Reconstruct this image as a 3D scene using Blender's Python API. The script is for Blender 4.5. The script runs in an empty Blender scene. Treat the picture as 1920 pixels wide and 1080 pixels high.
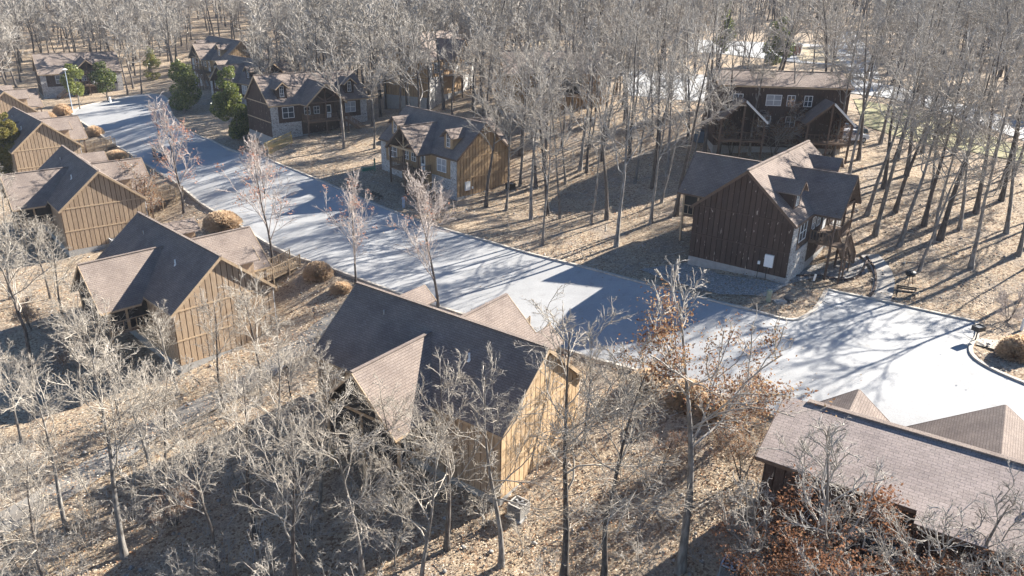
import bpy, math, random
import numpy as np
from mathutils import Vector, geometry
C = bpy.context.scene.collection
D = bpy.data
sc = bpy.context.scene
R = math.radians
# ------------------------------------------------------------------ camera, world, sun, exposure
FPX, PITCH, ROLL = 1424.0, 0.38940, 0.02448
camd = D.cameras.new('camera'); camd.sensor_width = 36; camd.lens = 36*FPX/1920; camd.clip_end = 6000; camd.clip_start = .5
cam = D.objects.new('camera', camd); C.objects.link(cam); sc.camera = cam
cr, sr = math.cos(ROLL), math.sin(ROLL); cp, sp = math.cos(PITCH), math.sin(PITCH)
right0 = Vector((1, 0, 0)); fwd = Vector((0, cp, -sp)); down0 = Vector((0, -sp, -cp))
rgt = right0*cr-down0*sr; dwn = right0*sr+down0*cr
# screen U = u cos r - v sin r ; V = u sin r + v cos r
from mathutils import Matrix
m = Matrix((rgt, -dwn, -fwd)).transposed()
cam.matrix_world = m.to_4x4()
SAZ, SEL = R(58.3), R(30.5)
SUN = Vector((math.sin(SAZ)*math.cos(SEL), math.cos(SAZ)*math.cos(SEL), math.sin(SEL)))
w = D.worlds.new('World'); sc.world = w; w.use_nodes = True
nt = w.node_tree; bg = nt.nodes['Background']; sky = nt.nodes.new('ShaderNodeTexSky'); sky.sky_type = 'NISHITA'
sky.sun_disc = False; sky.sun_elevation = SEL; sky.sun_rotation = SAZ; sky.altitude = 300; sky.air_density = 1.0; sky.dust_density = 0.0; sky.ozone_density = 6.0
nt.links.new(sky.outputs[0], bg.inputs[0]); bg.inputs[1].default_value = 0.05
sl = D.lights.new('sun', 'SUN'); sl.energy = 5.0; sl.angle = R(.53); sl.color = (1, .95, .87)
so = D.objects.new('sun', sl); C.objects.link(so); so.rotation_euler = SUN.to_track_quat('Z', 'Y').to_euler(); so.location = (60, 40, 40)
sc.view_settings.view_transform = 'Standard'; sc.view_settings.look = 'None'; sc.view_settings.gamma = 1; sc.view_settings.use_curve_mapping = False
sc.view_settings.exposure = 1.88
sc.render.engine = 'CYCLES'; sc.cycles.max_bounces = 5; sc.cycles.diffuse_bounces = 3; sc.cycles.transparent_max_bounces = 6
sc.cycles.use_adaptive_sampling = True; sc.cycles.adaptive_threshold = 0.02
rnd = random.Random(7); nrg = np.random.default_rng(7)

# ------------------------------------------------------------------ helpers
def px_ray(px, py):
    U = (px-960)/FPX; V = (py-540)/FPX
    return rgt*U+dwn*V+fwd
def atz(px, py, z):
    d = px_ray(px, py); k = z/d.z; return Vector((d.x*k, d.y*k, z))
def to_px(p):
    d = p.dot(fwd); return 960+FPX*p.dot(rgt)/d, 540+FPX*p.dot(dwn)/d, d
# terrain control points (metres, camera at origin)
CP = [(23.7, 61.3, -24.1), (16.4, 67, -24.5), (17.5, 58.8, -25.0), (9.6, 66.3, -25.4), (4.9, 71.5, -25.9), (-3.7, 79.8, -26.3), (-14, 87, -26.7), (-24, 97, -26.5),
      (-7.2, 92.7, -26.3), (3, 93, -25.6), (-37.2, 116.2, -24.3), (-28, 112, -24.8), (-41, 118.5, -25.9), (34.3, 51.3, -24.9), (28, 62.5, -24.9), (38, 57, -24.9), (24, 56.5, -25.1),
      (16, 52, -25.6), (9, 58, -26.2), (0, 66, -26.8), (-12, 76, -27.3), (-28, 92, -27.4), (-45, 107, -27), (-65, 130, -26.9), (-80, 150, -26.8),
      (5.4, 52.6, -27.0), (9.2, 51, -26.9), (17.3, 43.8, -26.4), (13.5, 46.2, -26.6), (-4, 59, -27.5), (-21.5, 72.5, -28.1), (-34, 86.5, -28.1), (-47, 101, -28.0), (-62, 119, -27.8),
      (4.8, 45.9, -28.4), (-.5, 38.6, -30.6), (-14, 47, -30.8), (-6, 38, -31.2), (-22, 58, -31), (-36, 58, -32.2), (-44, 70, -31.5), (-45, 78, -31.2), (-60, 84, -31.5), (-84, 112, -31), (-68, 100, -31),
      (-25.1, 71.3, -30.0), (-47.3, 96.8, -29.7), (-70.9, 125.2, -29.6), (24, 34, -27.0), (18, 26, -28.6), (30, 20, -28.3), (34, 30, -26.8), (45, 38, -25), (-89, 155, -27), (-79, 172, -26), (-100, 181, -27.2), (-110, 145, -29),
      (-53, 152, -24.5), (-62, 168, -22.8), (0, 10, -31.2), (-30, 22, -33.6), (12, 25, -29.8), (30, 8, -29.5), (-62, 40, -35.5), (-40, 30, -34.2), (70, 30, -23.5), (62, 62, -23.0), (45, 62, -24.1), (48, 80, -21.8), (60, 92, -20.3),
      (30, 84, -22), (40, 98, -19.8), (25, 102, -19.8), (8, 120, -20.2), (0, 142, -18.8), (-20, 150, -20), (-18, 195, -18.5), (60, 150, -17.5), (110, 120, -16.5), (120, 60, -20), (0, 250, -14.5), (150, 250, -13),
      (-150, 250, -19), (-150, 120, -31), (-120, 60, -35), (0, 400, -10), (300, 400, -8), (-300, 400, -14), (0, 700, -6), (400, 700, -4), (-400, 700, -10), (0, -50, -32), (200, -50, -20), (-200, -50, -38), (400, 100, -14), (-400, 100, -30)]
cpa = np.array(CP, float); S = 100.0
def tk(r2): return np.where(r2 > 1e-12, r2*np.log(np.maximum(r2, 1e-12))*.5, 0)
XY = cpa[:, :2]/S; n = len(XY)
K = tk(((XY[:, None]-XY[None])**2).sum(-1))+np.eye(n)*2e-4
A = np.zeros((n+3, n+3)); A[:n, :n] = K; A[:n, n] = 1; A[:n, n+1:] = XY; A[n:, :n] = A[:n, n:].T
TW = np.linalg.solve(A, np.concatenate([cpa[:, 2], [0, 0, 0]]))
def hgt(x, y):
    x = np.clip(np.asarray(x, float), -420, 420)/S; y = np.clip(np.asarray(y, float), -60, 720)/S
    r2 = (x[..., None]-XY[:, 0])**2+(y[..., None]-XY[:, 1])**2
    return tk(r2)@TW[:n]+TW[n]+TW[n+1]*x+TW[n+2]*y
def h1(x, y): return float(hgt(x, y))
def gp(px, py):
    z = -26.
    for _ in range(60):
        p = atz(px, py, z); zz = h1(p.x, p.y)
        if abs(zz-z) < .005: break
        z += (zz-z)*.55
    return Vector((p.x, p.y, h1(p.x, p.y)))

# ------------------------------------------------------------------ materials
MATS = {}
def nodes_of(name):
    m = D.materials.new(name); m.use_nodes = True; t = m.node_tree; return m, t, t.nodes, t.links, t.nodes['Principled BSDF']
def ramp(N, cols):
    r = N.new('ShaderNodeValToRGB'); e = r.color_ramp.elements
    while len(e) < len(cols): e.new(.5)
    for q, (p, c) in zip(e, cols): q.position = p; q.color = (*c, 1)
    return r
def mat(name, c1, c2=None, scale=4, rough=.85, bump=0, stretch=(1, 1, 1), bscale=None, rand=0, metal=0, spec=.3, p1=.3, p2=.7, detail=6, world=False):
    if name in MATS: return MATS[name]
    m, t, N, L, b = nodes_of(name); b.inputs['Roughness'].default_value = rough; b.inputs['Metallic'].default_value = metal
    b.inputs['Specular IOR Level'].default_value = spec
    c2 = c2 or tuple(x*.75 for x in c1)
    tc = N.new('ShaderNodeTexCoord'); mp = N.new('ShaderNodeMapping'); mp.inputs['Scale'].default_value = stretch
    if world:
        g = N.new('ShaderNodeNewGeometry'); L.new(g.outputs['Position'], mp.inputs[0])
    else: L.new(tc.outputs['Object'], mp.inputs[0])
    nz = N.new('ShaderNodeTexNoise'); nz.inputs['Scale'].default_value = scale; nz.inputs['Detail'].default_value = detail; L.new(mp.outputs[0], nz.inputs['Vector'])
    r = ramp(N, [(p1, c1), (p2, c2)]); L.new(nz.outputs[0], r.inputs[0]); out = r.outputs[0]
    if rand:
        oi = N.new('ShaderNodeObjectInfo'); hs = N.new('ShaderNodeHueSaturation'); mr = N.new('ShaderNodeMapRange')
        mr.inputs[3].default_value = 1-rand; mr.inputs[4].default_value = 1+rand
        L.new(oi.outputs['Random'], mr.inputs[0]); L.new(mr.outputs[0], hs.inputs['Value']); L.new(out, hs.inputs['Color']); out = hs.outputs[0]
    L.new(out, b.inputs['Base Color'])
    if bump:
        bp = N.new('ShaderNodeBump'); bp.inputs['Strength'].default_value = bump; bp.inputs['Distance'].default_value = .03
        n2 = N.new('ShaderNodeTexNoise'); n2.inputs['Scale'].default_value = bscale or scale*2; L.new(mp.outputs[0], n2.inputs['Vector'])
        L.new(n2.outputs[0], bp.inputs['Height']); L.new(bp.outputs[0], b.inputs['Normal'])
    MATS[name] = m; return m
def shingle(name, axis, c1, c2, gap, cw=.34, ch=.125):
    m, t, N, L, b = nodes_of(name); b.inputs['Roughness'].default_value = .9; b.inputs['Specular IOR Level'].default_value = .08
    tc = N.new('ShaderNodeTexCoord'); sx = N.new('ShaderNodeSeparateXYZ'); L.new(tc.outputs['Object'], sx.inputs[0])
    cb = N.new('ShaderNodeCombineXYZ'); L.new(sx.outputs[axis], cb.inputs[0]); L.new(sx.outputs[1-axis], cb.inputs[1])
    br = N.new('ShaderNodeTexBrick'); br.inputs['Scale'].default_value = 1; br.inputs['Brick Width'].default_value = cw; br.inputs['Row Height'].default_value = ch
    br.inputs['Mortar Size'].default_value = .008; br.inputs['Mortar Smooth'].default_value = .3
    br.inputs['Color1'].default_value = (*c1, 1); br.inputs['Color2'].default_value = (*c2, 1); br.inputs['Mortar'].default_value = (*gap, 1)
    # warp for uneven courses
    nz = N.new('ShaderNodeTexNoise'); nz.inputs['Scale'].default_value = 2.5; L.new(tc.outputs['Object'], nz.inputs['Vector'])
    va = N.new('ShaderNodeVectorMath'); va.operation = 'MULTIPLY_ADD'; va.inputs[1].default_value = (.05, .012, 0); L.new(nz.outputs['Color'], va.inputs[0]); L.new(cb.outputs[0], va.inputs[2])
    L.new(va.outputs[0], br.inputs['Vector'])
    n2 = N.new('ShaderNodeTexNoise'); n2.inputs['Scale'].default_value = .6; n2.inputs['Detail'].default_value = 5; L.new(tc.outputs['Object'], n2.inputs['Vector'])
    n3 = N.new('ShaderNodeTexNoise'); n3.inputs['Scale'].default_value = 14; n3.inputs['Detail'].default_value = 3; L.new(tc.outputs['Object'], n3.inputs['Vector'])
    mx = N.new('ShaderNodeMix'); mx.data_type = 'RGBA'; mx.blend_type = 'MULTIPLY'; mx.inputs[0].default_value = 1
    rr = ramp(N, [(.3, (.82, .8, .8)), (.7, (1.12, 1.1, 1.08))]); L.new(n2.outputs[0], rr.inputs[0]); L.new(br.outputs[0], mx.inputs[6]); L.new(rr.outputs[0], mx.inputs[7])
    m2 = N.new('ShaderNodeMix'); m2.data_type = 'RGBA'; m2.blend_type = 'MULTIPLY'; m2.inputs[0].default_value = 1
    r3 = ramp(N, [(.3, (.8, .8, .82)), (.7, (1.15, 1.13, 1.1))]); L.new(n3.outputs[0], r3.inputs[0]); L.new(mx.outputs[2], m2.inputs[6]); L.new(r3.outputs[0], m2.inputs[7])
    L.new(m2.outputs[2], b.inputs['Base Color'])
    bp = N.new('ShaderNodeBump'); bp.inputs['Strength'].default_value = .7; bp.inputs['Distance'].default_value = .02; bp.invert = True
    L.new(br.outputs['Fac'], bp.inputs['Height']); L.new(bp.outputs[0], b.inputs['Normal'])
    return m
SH = [shingle('shingle_along_x', 0, (.25, .21, .182), (.215, .178, .154), (.10, .083, .073)), shingle('shingle_along_y', 1, (.25, .21, .182), (.215, .178, .154), (.10, .083, .073)), shingle('shingle_low', 0, (.35, .30, .275), (.29, .25, .228), (.11, .09, .082), .42, .19)]
def grainwood(name, c1, c2, rand=.1): return mat(name, c1, c2, 3, .8, .3, (6, 6, .6), 12, rand, p1=.35, p2=.65)
def flecked():
    m = mat('board_dark', (.085, .055, .042), (.06, .04, .032), 3, .8, .3, (5, 5, .5), 12, .12); t = m.node_tree; N, L = t.nodes, t.links; b = N['Principled BSDF']
    src = b.inputs['Base Color'].links[0].from_socket; tc = N.new('ShaderNodeTexCoord'); mp = N.new('ShaderNodeMapping'); mp.inputs['Scale'].default_value = (4, 4, 1.1); L.new(tc.outputs['Object'], mp.inputs[0])
    nz = N.new('ShaderNodeTexNoise'); nz.inputs['Scale'].default_value = 1.5; nz.inputs['Detail'].default_value = 3; L.new(mp.outputs[0], nz.inputs['Vector']); r = ramp(N, [(.66, (0, 0, 0)), (.70, (1, 1, 1))]); L.new(nz.outputs[0], r.inputs[0])
    mx = N.new('ShaderNodeMix'); mx.data_type = 'RGBA'; L.new(r.outputs[0], mx.inputs[0]); L.new(src, mx.inputs[6]); mx.inputs[7].default_value = (.33, .27, .22, 1); L.new(mx.outputs[2], b.inputs['Base Color']); return m
M_board = dict(tan=grainwood('board_tan', (.56, .40, .24), (.44, .30, .17)), grey=grainwood('board_weathered_and_shade', (.40, .295, .195), (.29, .205, .135)), dark=flecked(),
               amber=grainwood('board_amber', (.42, .29, .16), (.28, .18, .10)))
M_gap = dict(tan=mat('gap_tan', (.17, .10, .05)), grey=mat('gap_weathered', (.10, .06, .035)), dark=mat('gap_dark', (.05, .033, .026)), amber=mat('gap_amber', (.08, .05, .025)))  # wall behind the boards: shade of the gaps put into a dark colour
M_trim = mat('trim_wood', (.46, .34, .22), (.35, .25, .155), 5, .75, .2, (1, 1, 1), 10)
M_dtrim = mat('trim_dark', (.15, .10, .07), (.11, .075, .055), 5, .75, .2)
M_deck = mat('deck_wood', (.22, .15, .10), (.15, .10, .07), 4, .85, .3, (1, 8, 1), 10, .1)
M_ydeck = mat('new_wood', (.48, .36, .14), (.40, .29, .11), 4, .8, .2, (1, 6, 1), 10, .1)
M_wdeck = mat('weathered_wood', (.38, .29, .19), (.28, .21, .14), 4, .85, .3, (1, 6, 1), 10, .12)
M_white = mat('white_paint', (.78, .78, .76), (.70, .70, .69), 6, .5)
M_glass = mat('window_glass', (.03, .045, .06), (.05, .065, .08), .8, .08, spec=.8)
M_blind = mat('window_blind', (.35, .36, .38), (.22, .24, .26), 2, .3, spec=.6)
M_found = mat('foundation_concrete', (.36, .35, .33), (.28, .27, .255), 3, .9, .3)
M_black = mat('black_metal', (.02, .02, .022), (.03, .03, .03), 5, .5)
M_screen = mat('porch_screen', (.025, .022, .02), (.04, .035, .03), 3, .9)
M_metal = mat('grey_metal', (.45, .46, .47), (.36, .37, .38), 8, .4, metal=.6)
M_beige = mat('beige_metal', (.42, .39, .35), (.34, .32, .29), 8, .5)
M_green = mat('green_plastic', (.10, .22, .15), (.07, .16, .11), 6, .5)
M_greyblue = mat('lamp_grey', (.42, .48, .55), (.36, .42, .5), 6, .4)
def stone_mat():
    m, t, N, L, b = nodes_of('field_stone'); b.inputs['Roughness'].default_value = .9
    tc = N.new('ShaderNodeTexCoord'); mp = N.new('ShaderNodeMapping'); mp.inputs['Scale'].default_value = (1, 1, 1.7); L.new(tc.outputs['Object'], mp.inputs[0])
    v = N.new('ShaderNodeTexVoronoi'); v.inputs['Scale'].default_value = 4.2; L.new(mp.outputs[0], v.inputs['Vector'])
    v2 = N.new('ShaderNodeTexVoronoi'); v2.feature = 'DISTANCE_TO_EDGE'; v2.inputs['Scale'].default_value = 4.2; L.new(mp.outputs[0], v2.inputs['Vector'])
    r = ramp(N, [(0, (.22, .20, .18)), (.35, (.48, .45, .41)), (.7, (.60, .58, .55)), (1, (.34, .29, .25))]); L.new(v.outputs['Color'], r.inputs[0])
    e = ramp(N, [(.02, (.35, .35, .35)), (.07, (1, 1, 1))]); L.new(v2.outputs['Distance'], e.inputs[0])
    mx = N.new('ShaderNodeMix'); mx.data_type = 'RGBA'; mx.blend_type = 'MULTIPLY'; mx.inputs[0].default_value = 1; L.new(r.outputs[0], mx.inputs[6]); L.new(e.outputs[0], mx.inputs[7]); L.new(mx.outputs[2], b.inputs['Base Color'])
    bp = N.new('ShaderNodeBump'); bp.inputs['Strength'].default_value = .8; bp.inputs['Distance'].default_value = .05; L.new(e.outputs[0], bp.inputs['Height']); L.new(bp.outputs[0], b.inputs['Normal'])
    return m
M_stone = stone_mat()
def ground_mat():
    m, t, N, L, b = nodes_of('leaf_litter'); b.inputs['Roughness'].default_value = .95; b.inputs['Specular IOR Level'].default_value = .15
    g = N.new('ShaderNodeNewGeometry'); P = g.outputs['Position']
    def noise(s, d=6, r=.6):
        q = N.new('ShaderNodeTexNoise'); q.inputs['Scale'].default_value = s; q.inputs['Detail'].default_value = d; q.inputs['Roughness'].default_value = r; L.new(P, q.inputs['Vector']); return q.outputs[0]
    def mix(f, a, b_, typ='MIX'):
        x = N.new('ShaderNodeMix'); x.data_type = 'RGBA'; x.blend_type = typ
        for i, s in ((0, f), (6, a), (7, b_)):
            if isinstance(s, (int, float)): x.inputs[i].default_value = s
            elif isinstance(s, tuple): x.inputs[i].default_value = (*s, 1)
            else: L.new(s, x.inputs[i])
        return x.outputs[2]
    def rng(f, a, b_):
        q = N.new('ShaderNodeMapRange'); q.inputs[1].default_value = a; q.inputs[2].default_value = b_; L.new(f, q.inputs[0]); return q.outputs[0]
    base = ramp(N, [(.3, (.14, .11, .088)), (.5, (.30, .25, .205)), (.68, (.48, .41, .34))]); L.new(noise(2.2, 9, .75), base.inputs[0])
    big = rng(noise(.09, 4), .42, .62)
    c = mix(big, base.outputs[0], (.235, .20, .155), 'MIX')
    x = N.new('ShaderNodeMath'); x.operation = 'MULTIPLY'; x.inputs[1].default_value = .55; L.new(big, x.inputs[0]); 
    c = mix(x.outputs[0], base.outputs[0], (.25, .21, .16))
    v = N.new('ShaderNodeTexVoronoi'); v.inputs['Scale'].default_value = 6.5; L.new(P, v.inputs['Vector'])
    leaf = ramp(N, [(0, (.26, .17, .10)), (.25, (.42, .33, .23)), (.5, (.50, .40, .28)), (.75, (.20, .12, .07)), (1, (.56, .48, .37))]); leaf.color_ramp.interpolation = 'CONSTANT'; L.new(v.outputs['Color'], leaf.inputs[0])
    lf = N.new('ShaderNodeMath'); lf.operation = 'MULTIPLY'; L.new(rng(noise(.35, 4), .3, .55), lf.inputs[0]); lf.inputs[1].default_value = .75
    c = mix(lf.outputs[0], c, leaf.outputs[0])
    d = rng(noise(9, 4, .7), .25, .75); dk = ramp(N, [(0, (.42, .4, .38)), (1, (1.4, 1.38, 1.34))]); L.new(d, dk.inputs[0]); c = mix(1., c, dk.outputs[0], 'MULTIPLY')
    L.new(c, b.inputs['Base Color'])
    bp = N.new('ShaderNodeBump'); bp.inputs['Strength'].default_value = .9; bp.inputs['Distance'].default_value = .12; L.new(noise(5, 8, .75), bp.inputs['Height']); L.new(bp.outputs[0], b.inputs['Normal'])
    return m
M_ground = ground_mat()
def road_mat(name, c, c2, cr_=.7):
    m, t, N, L, b = nodes_of(name); b.inputs['Roughness'].default_value = .85; b.inputs['Specular IOR Level'].default_value = .3
    g = N.new('ShaderNodeNewGeometry'); P = g.outputs['Position']
    n1 = N.new('ShaderNodeTexNoise'); n1.inputs['Scale'].default_value = .18; n1.inputs['Detail'].default_value = 7; n1.inputs['Roughness'].default_value = .65; L.new(P, n1.inputs['Vector'])
    n2 = N.new('ShaderNodeTexNoise'); n2.inputs['Scale'].default_value = 9; n2.inputs['Detail'].default_value = 4; L.new(P, n2.inputs['Vector'])
    r = ramp(N, [(.3, c2), (.62, c)]); L.new(n1.outputs[0], r.inputs[0]); r2 = ramp(N, [(.3, (.88, .88, .88)), (.7, (1.06, 1.06, 1.06))]); L.new(n2.outputs[0], r2.inputs[0])
    mx = N.new('ShaderNodeMix'); mx.data_type = 'RGBA'; mx.blend_type = 'MULTIPLY'; mx.inputs[0].default_value = 1; L.new(r.outputs[0], mx.inputs[6]); L.new(r2.outputs[0], mx.inputs[7])
    n5 = N.new('ShaderNodeTexNoise'); n5.inputs['Scale'].default_value = .9; n5.inputs['Detail'].default_value = 9; n5.inputs['Roughness'].default_value = .7; L.new(P, n5.inputs['Vector'])
    r5 = ramp(N, [(.30, (.80, .79, .77)), (.42, (.97, .97, .97)), (.7, (1.03, 1.03, 1.03))]); L.new(n5.outputs[0], r5.inputs[0]); m5 = N.new('ShaderNodeMix'); m5.data_type = 'RGBA'; m5.blend_type = 'MULTIPLY'; m5.inputs[0].default_value = 1; L.new(mx.outputs[2], m5.inputs[6]); L.new(r5.outputs[0], m5.inputs[7]); mx = m5
    L.new(mx.outputs[2], b.inputs['Base Color']); bp = N.new('ShaderNodeBump'); bp.inputs['Strength'].default_value = .25; bp.inputs['Distance'].default_value = .01; L.new(n2.outputs[0], bp.inputs['Height']); L.new(bp.outputs[0], b.inputs['Normal'])
    return m
M_road = road_mat('road_concrete', (.385, .38, .37), (.31, .307, .30))
M_track = road_mat('old_asphalt', (.30, .28, .25), (.15, .125, .10))
M_path = road_mat('path_concrete', (.42, .38, .33), (.34, .31, .27))
M_gravel = mat('gravel', (.40, .38, .35), (.17, .155, .14), 7, .95, .9, (1, 1, 1), 14, 0, p1=.35, p2=.65, detail=8, world=True)
M_grass = mat('dry_grass', (.20, .20, .09), (.30, .26, .15), 1.2, .95, .5, p1=.35, p2=.6, world=True)
M_lawn = mat('straw_lawn', (.42, .34, .22), (.34, .27, .17), 1.2, .95, .5, p1=.35, p2=.6, world=True)
M_kerb = mat('kerb_concrete', (.50, .45, .38), (.36, .32, .27), 3, .9, .2, world=True)
M_bark = mat('bark', (.13, .115, .10), (.27, .25, .225), 5, .95, .6, (1, 1, .35), 12, .25, p1=.4, p2=.68)
M_barkd = mat('bark_dark', (.075, .062, .054), (.15, .13, .112), 5, .95, .6, (1, 1, .35), 12, .2, p1=.4, p2=.7)
M_twign = mat('twig_pale', (.53, .475, .40), (.24, .205, .165), .9, .9, rand=.12)
M_twig = mat('twig', (.42, .385, .34), (.26, .23, .195), 1.5, .9, rand=.12)
M_twigp = mat('twig_pink', (.52, .45, .40), (.36, .30, .26), 1.5, .9, rand=.08)
M_russet = mat('russet_leaves', (.17, .075, .04), (.28, .15, .085), 6, .8, rand=.1, world=True, p1=.42, p2=.58)
M_tanleaf = mat('tan_leaves', (.44, .30, .17), (.32, .19, .10), 6, .8, rand=.1, world=True, p1=.42, p2=.58)
M_pinkleaf = mat('faded_red_leaves', (.45, .21, .14), (.50, .30, .21), 6, .8, world=True, p1=.42, p2=.58)
M_mag = mat('magnolia_leaves', (.115, .145, .035), (.28, .29, .075), 3, .35, world=True, p1=.42, p2=.6, spec=.6)
M_magd = mat('evergreen_leaves', (.045, .07, .02), (.10, .125, .03), 3, .4, world=True, spec=.5)
M_cedar = mat('cedar_needles', (.26, .21, .05), (.12, .12, .035), 1.5, .8, world=True, p1=.4, p2=.62)
M_straw = mat('straw_blades', (.74, .58, .41), (.56, .41, .26), 5, .9, rand=.1, world=True)

for m_ in (M_russet, M_tanleaf, M_pinkleaf, M_mag, M_magd, M_cedar, M_straw):   # thin leaves let the back light through
    t_ = m_.node_tree; b_ = t_.nodes['Principled BSDF']; tl = t_.nodes.new('ShaderNodeBsdfTranslucent'); ms = t_.nodes.new('ShaderNodeMixShader'); ms.inputs[0].default_value = .42
    t_.links.new(b_.inputs['Base Color'].links[0].from_socket, tl.inputs[0]); t_.links.new(b_.outputs[0], ms.inputs[1]); t_.links.new(tl.outputs[0], ms.inputs[2]); t_.links.new(ms.outputs[0], t_.nodes['Material Output'].inputs[0])

# ------------------------------------------------------------------ mesh building
class MB:
    def __init__(s): s.v = []; s.f = []; s.mi = []
    def add(s, vs, fs, k=0):
        o = len(s.v); s.v += [tuple(p) for p in vs]; s.f += [tuple(i+o for i in f) for f in fs]; s.mi += [k]*len(fs); return s
    def box(s, x0, x1, y0, y1, z0, z1, k=0):
        return s.add([(x0, y0, z0), (x1, y0, z0), (x1, y1, z0), (x0, y1, z0), (x0, y0, z1), (x1, y0, z1), (x1, y1, z1), (x0, y1, z1)],
                     [(0, 3, 2, 1), (4, 5, 6, 7), (0, 1, 5, 4), (1, 2, 6, 5), (2, 3, 7, 6), (3, 0, 4, 7)], k)
    def beam(s, p, q, w=.1, h=None, k=0):
        h = h or w; p = Vector(p); q = Vector(q); d = (q-p).normalized(); u = d.cross(Vector((0, 0, 1)))
        if u.length < 1e-3: u = Vector((1, 0, 0))
        u.normalize(); v = u.cross(d); u = u*(w/2); v = v*(h/2)
        vs = [p-u-v, p+u-v, p+u+v, p-u+v, q-u-v, q+u-v, q+u+v, q-u+v]
        return s.add(vs, [(0, 1, 2, 3), (7, 6, 5, 4), (4, 5, 1, 0), (5, 6, 2, 1), (6, 7, 3, 2), (7, 4, 0, 3)], k)
    def slab(s, pts, t, k=0):   # polygon top, extruded straight down by t
        n_ = len(pts); vs = list(pts)+[(p[0], p[1], p[2]-t) for p in pts]
        fs = [tuple(range(n_)), tuple(range(2*n_-1, n_-1, -1))]+[(i, i+n_, (i+1) % n_+n_, (i+1) % n_) for i in range(n_)]
        return s.add(vs, fs, k)
    def prism(s, poly, axis, a, b, k=0):  # poly in the plane normal to axis
        def P(u, v, c): return (c, u, v) if axis == 0 else ((u, c, v) if axis == 1 else (u, v, c))
        n_ = len(poly); vs = [P(u, v, a) for u, v in poly]+[P(u, v, b) for u, v in poly]
        return s.add(vs, [tuple(range(n_)), tuple(range(2*n_-1, n_-1, -1))]+[(i, i+n_, (i+1) % n_+n_, (i+1) % n_) for i in range(n_)], k)
    def cyl(s, p, q, r, r2=None, n_=10, k=0):
        p = Vector(p); q = Vector(q); r2 = r if r2 is None else r2; d = (q-p).normalized(); u = d.cross(Vector((0, 0, 1)) if abs(d.z) < .9 else Vector((1, 0, 0))).normalized(); v = d.cross(u)
        vs = [c+(u*math.cos(6.2832*i/n_)+v*math.sin(6.2832*i/n_))*rr for c, rr in ((p, r), (q, r2)) for i in range(n_)]
        return s.add(vs, [(i, (i+1) % n_, (i+1) % n_+n_, i+n_) for i in range(n_)]+[tuple(range(n_-1, -1, -1)), tuple(range(n_, 2*n_))], k)
    def lathe(s, prof, n_=14, k=0, c=(0, 0, 0)):
        vs = [(c[0]+r*math.cos(6.2832*i/n_), c[1]+r*math.sin(6.2832*i/n_), c[2]+z) for r, z in prof for i in range(n_)]
        fs = [(j*n_+i, j*n_+(i+1) % n_, (j+1)*n_+(i+1) % n_, (j+1)*n_+i) for j in range(len(prof)-1) for i in range(n_)]
        fs += [tuple(range(n_-1, -1, -1)), tuple(range((len(prof)-1)*n_, len(prof)*n_))]
        return s.add(vs, fs, k)
    def mesh(s, name, mats):
        me = D.meshes.new(name); me.from_pydata(s.v, [], s.f)
        mats = mats if isinstance(mats, (list, tuple)) else [mats]
        for m_ in mats: me.materials.append(m_)
        if len(mats) > 1: me.polygons.foreach_set('material_index', s.mi)
        import bmesh
        b = bmesh.new(); b.from_mesh(me); bmesh.ops.recalc_face_normals(b, faces=b.faces); b.to_mesh(me); b.free()
        return me
    def build(s, name, mats, parent=None, **kw): return obj(name, s.mesh(name, mats), parent, **kw)
def obj(name, me, parent=None, loc=(0, 0, 0), rot=0, **kw):
    o = D.objects.new(name, me); C.objects.link(o); o.parent = parent; o.location = loc
    if rot: o.rotation_euler = (0, 0, rot)
    for k, v in kw.items(): o[k] = v
    return o
def thing(name, label, cat, loc=(0, 0, 0), rot=0, group=None):
    o = obj(name, None, None, loc, rot, label=label, category=cat); o.empty_display_size = .5
    if group: o['group'] = group
    return o
def np_mesh(name, verts, faces, mats, midx=None, smooth=False):
    me = D.meshes.new(name); verts = np.asarray(verts, np.float32); faces = np.asarray(faces, np.int32); k = faces.shape[1]
    me.vertices.add(len(verts)); me.vertices.foreach_set('co', verts.ravel()); me.loops.add(faces.size); me.loops.foreach_set('vertex_index', faces.ravel())
    me.polygons.add(len(faces)); me.polygons.foreach_set('loop_start', np.arange(0, faces.size, k, dtype=np.int32)); me.polygons.foreach_set('loop_total', np.full(len(faces), k, np.int32))
    for m_ in (mats if isinstance(mats, (list, tuple)) else [mats]): me.materials.append(m_)
    if midx is not None: me.polygons.foreach_set('material_index', np.asarray(midx, np.int32))
    if smooth: me.polygons.foreach_set('use_smooth', np.ones(len(faces), bool))
    me.update(calc_edges=True); me.validate(); return me

# ------------------------------------------------------------------ plan of the roads (traced kerb lines laid on the terrain)
def trace(l): return [gp(*p) for p in l]
farkerb = [(312, 186), (320, 214), (342, 240), (367, 255), (403, 266), (460, 287), (510, 304), (567, 326), (627, 351), (690, 379), (750, 403), (807, 423), (873, 443), (907, 452), (973, 472), (1057, 493), (1150, 518), (1237, 541), (1353, 571), (1423, 588), (1468, 601), (1492, 603), (1512, 597), (1537, 577), (1553, 545)]
bay = [(1630, 561), (1713, 580), (1827, 605)]
corner = [(1829, 632), (1814, 648), (1816, 668), (1847, 690), (1907, 717), (2000, 752), (2300, 860)]
nearkerb = [(2300, 1112), (1920, 962), (1700, 878), (1440, 773), (1350, 738), (1250, 708), (1180, 689), (1090, 665), (960, 620), (820, 573), (700, 531), (580, 490), (477, 440), (420, 405), (365, 370), (320, 336), (283, 310), (255, 296), (228, 278), (187, 249), (160, 232), (140, 220)]
head = [(136, 211), (152, 201), (185, 193), (225, 184), (270, 176), (300, 177)]
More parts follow.
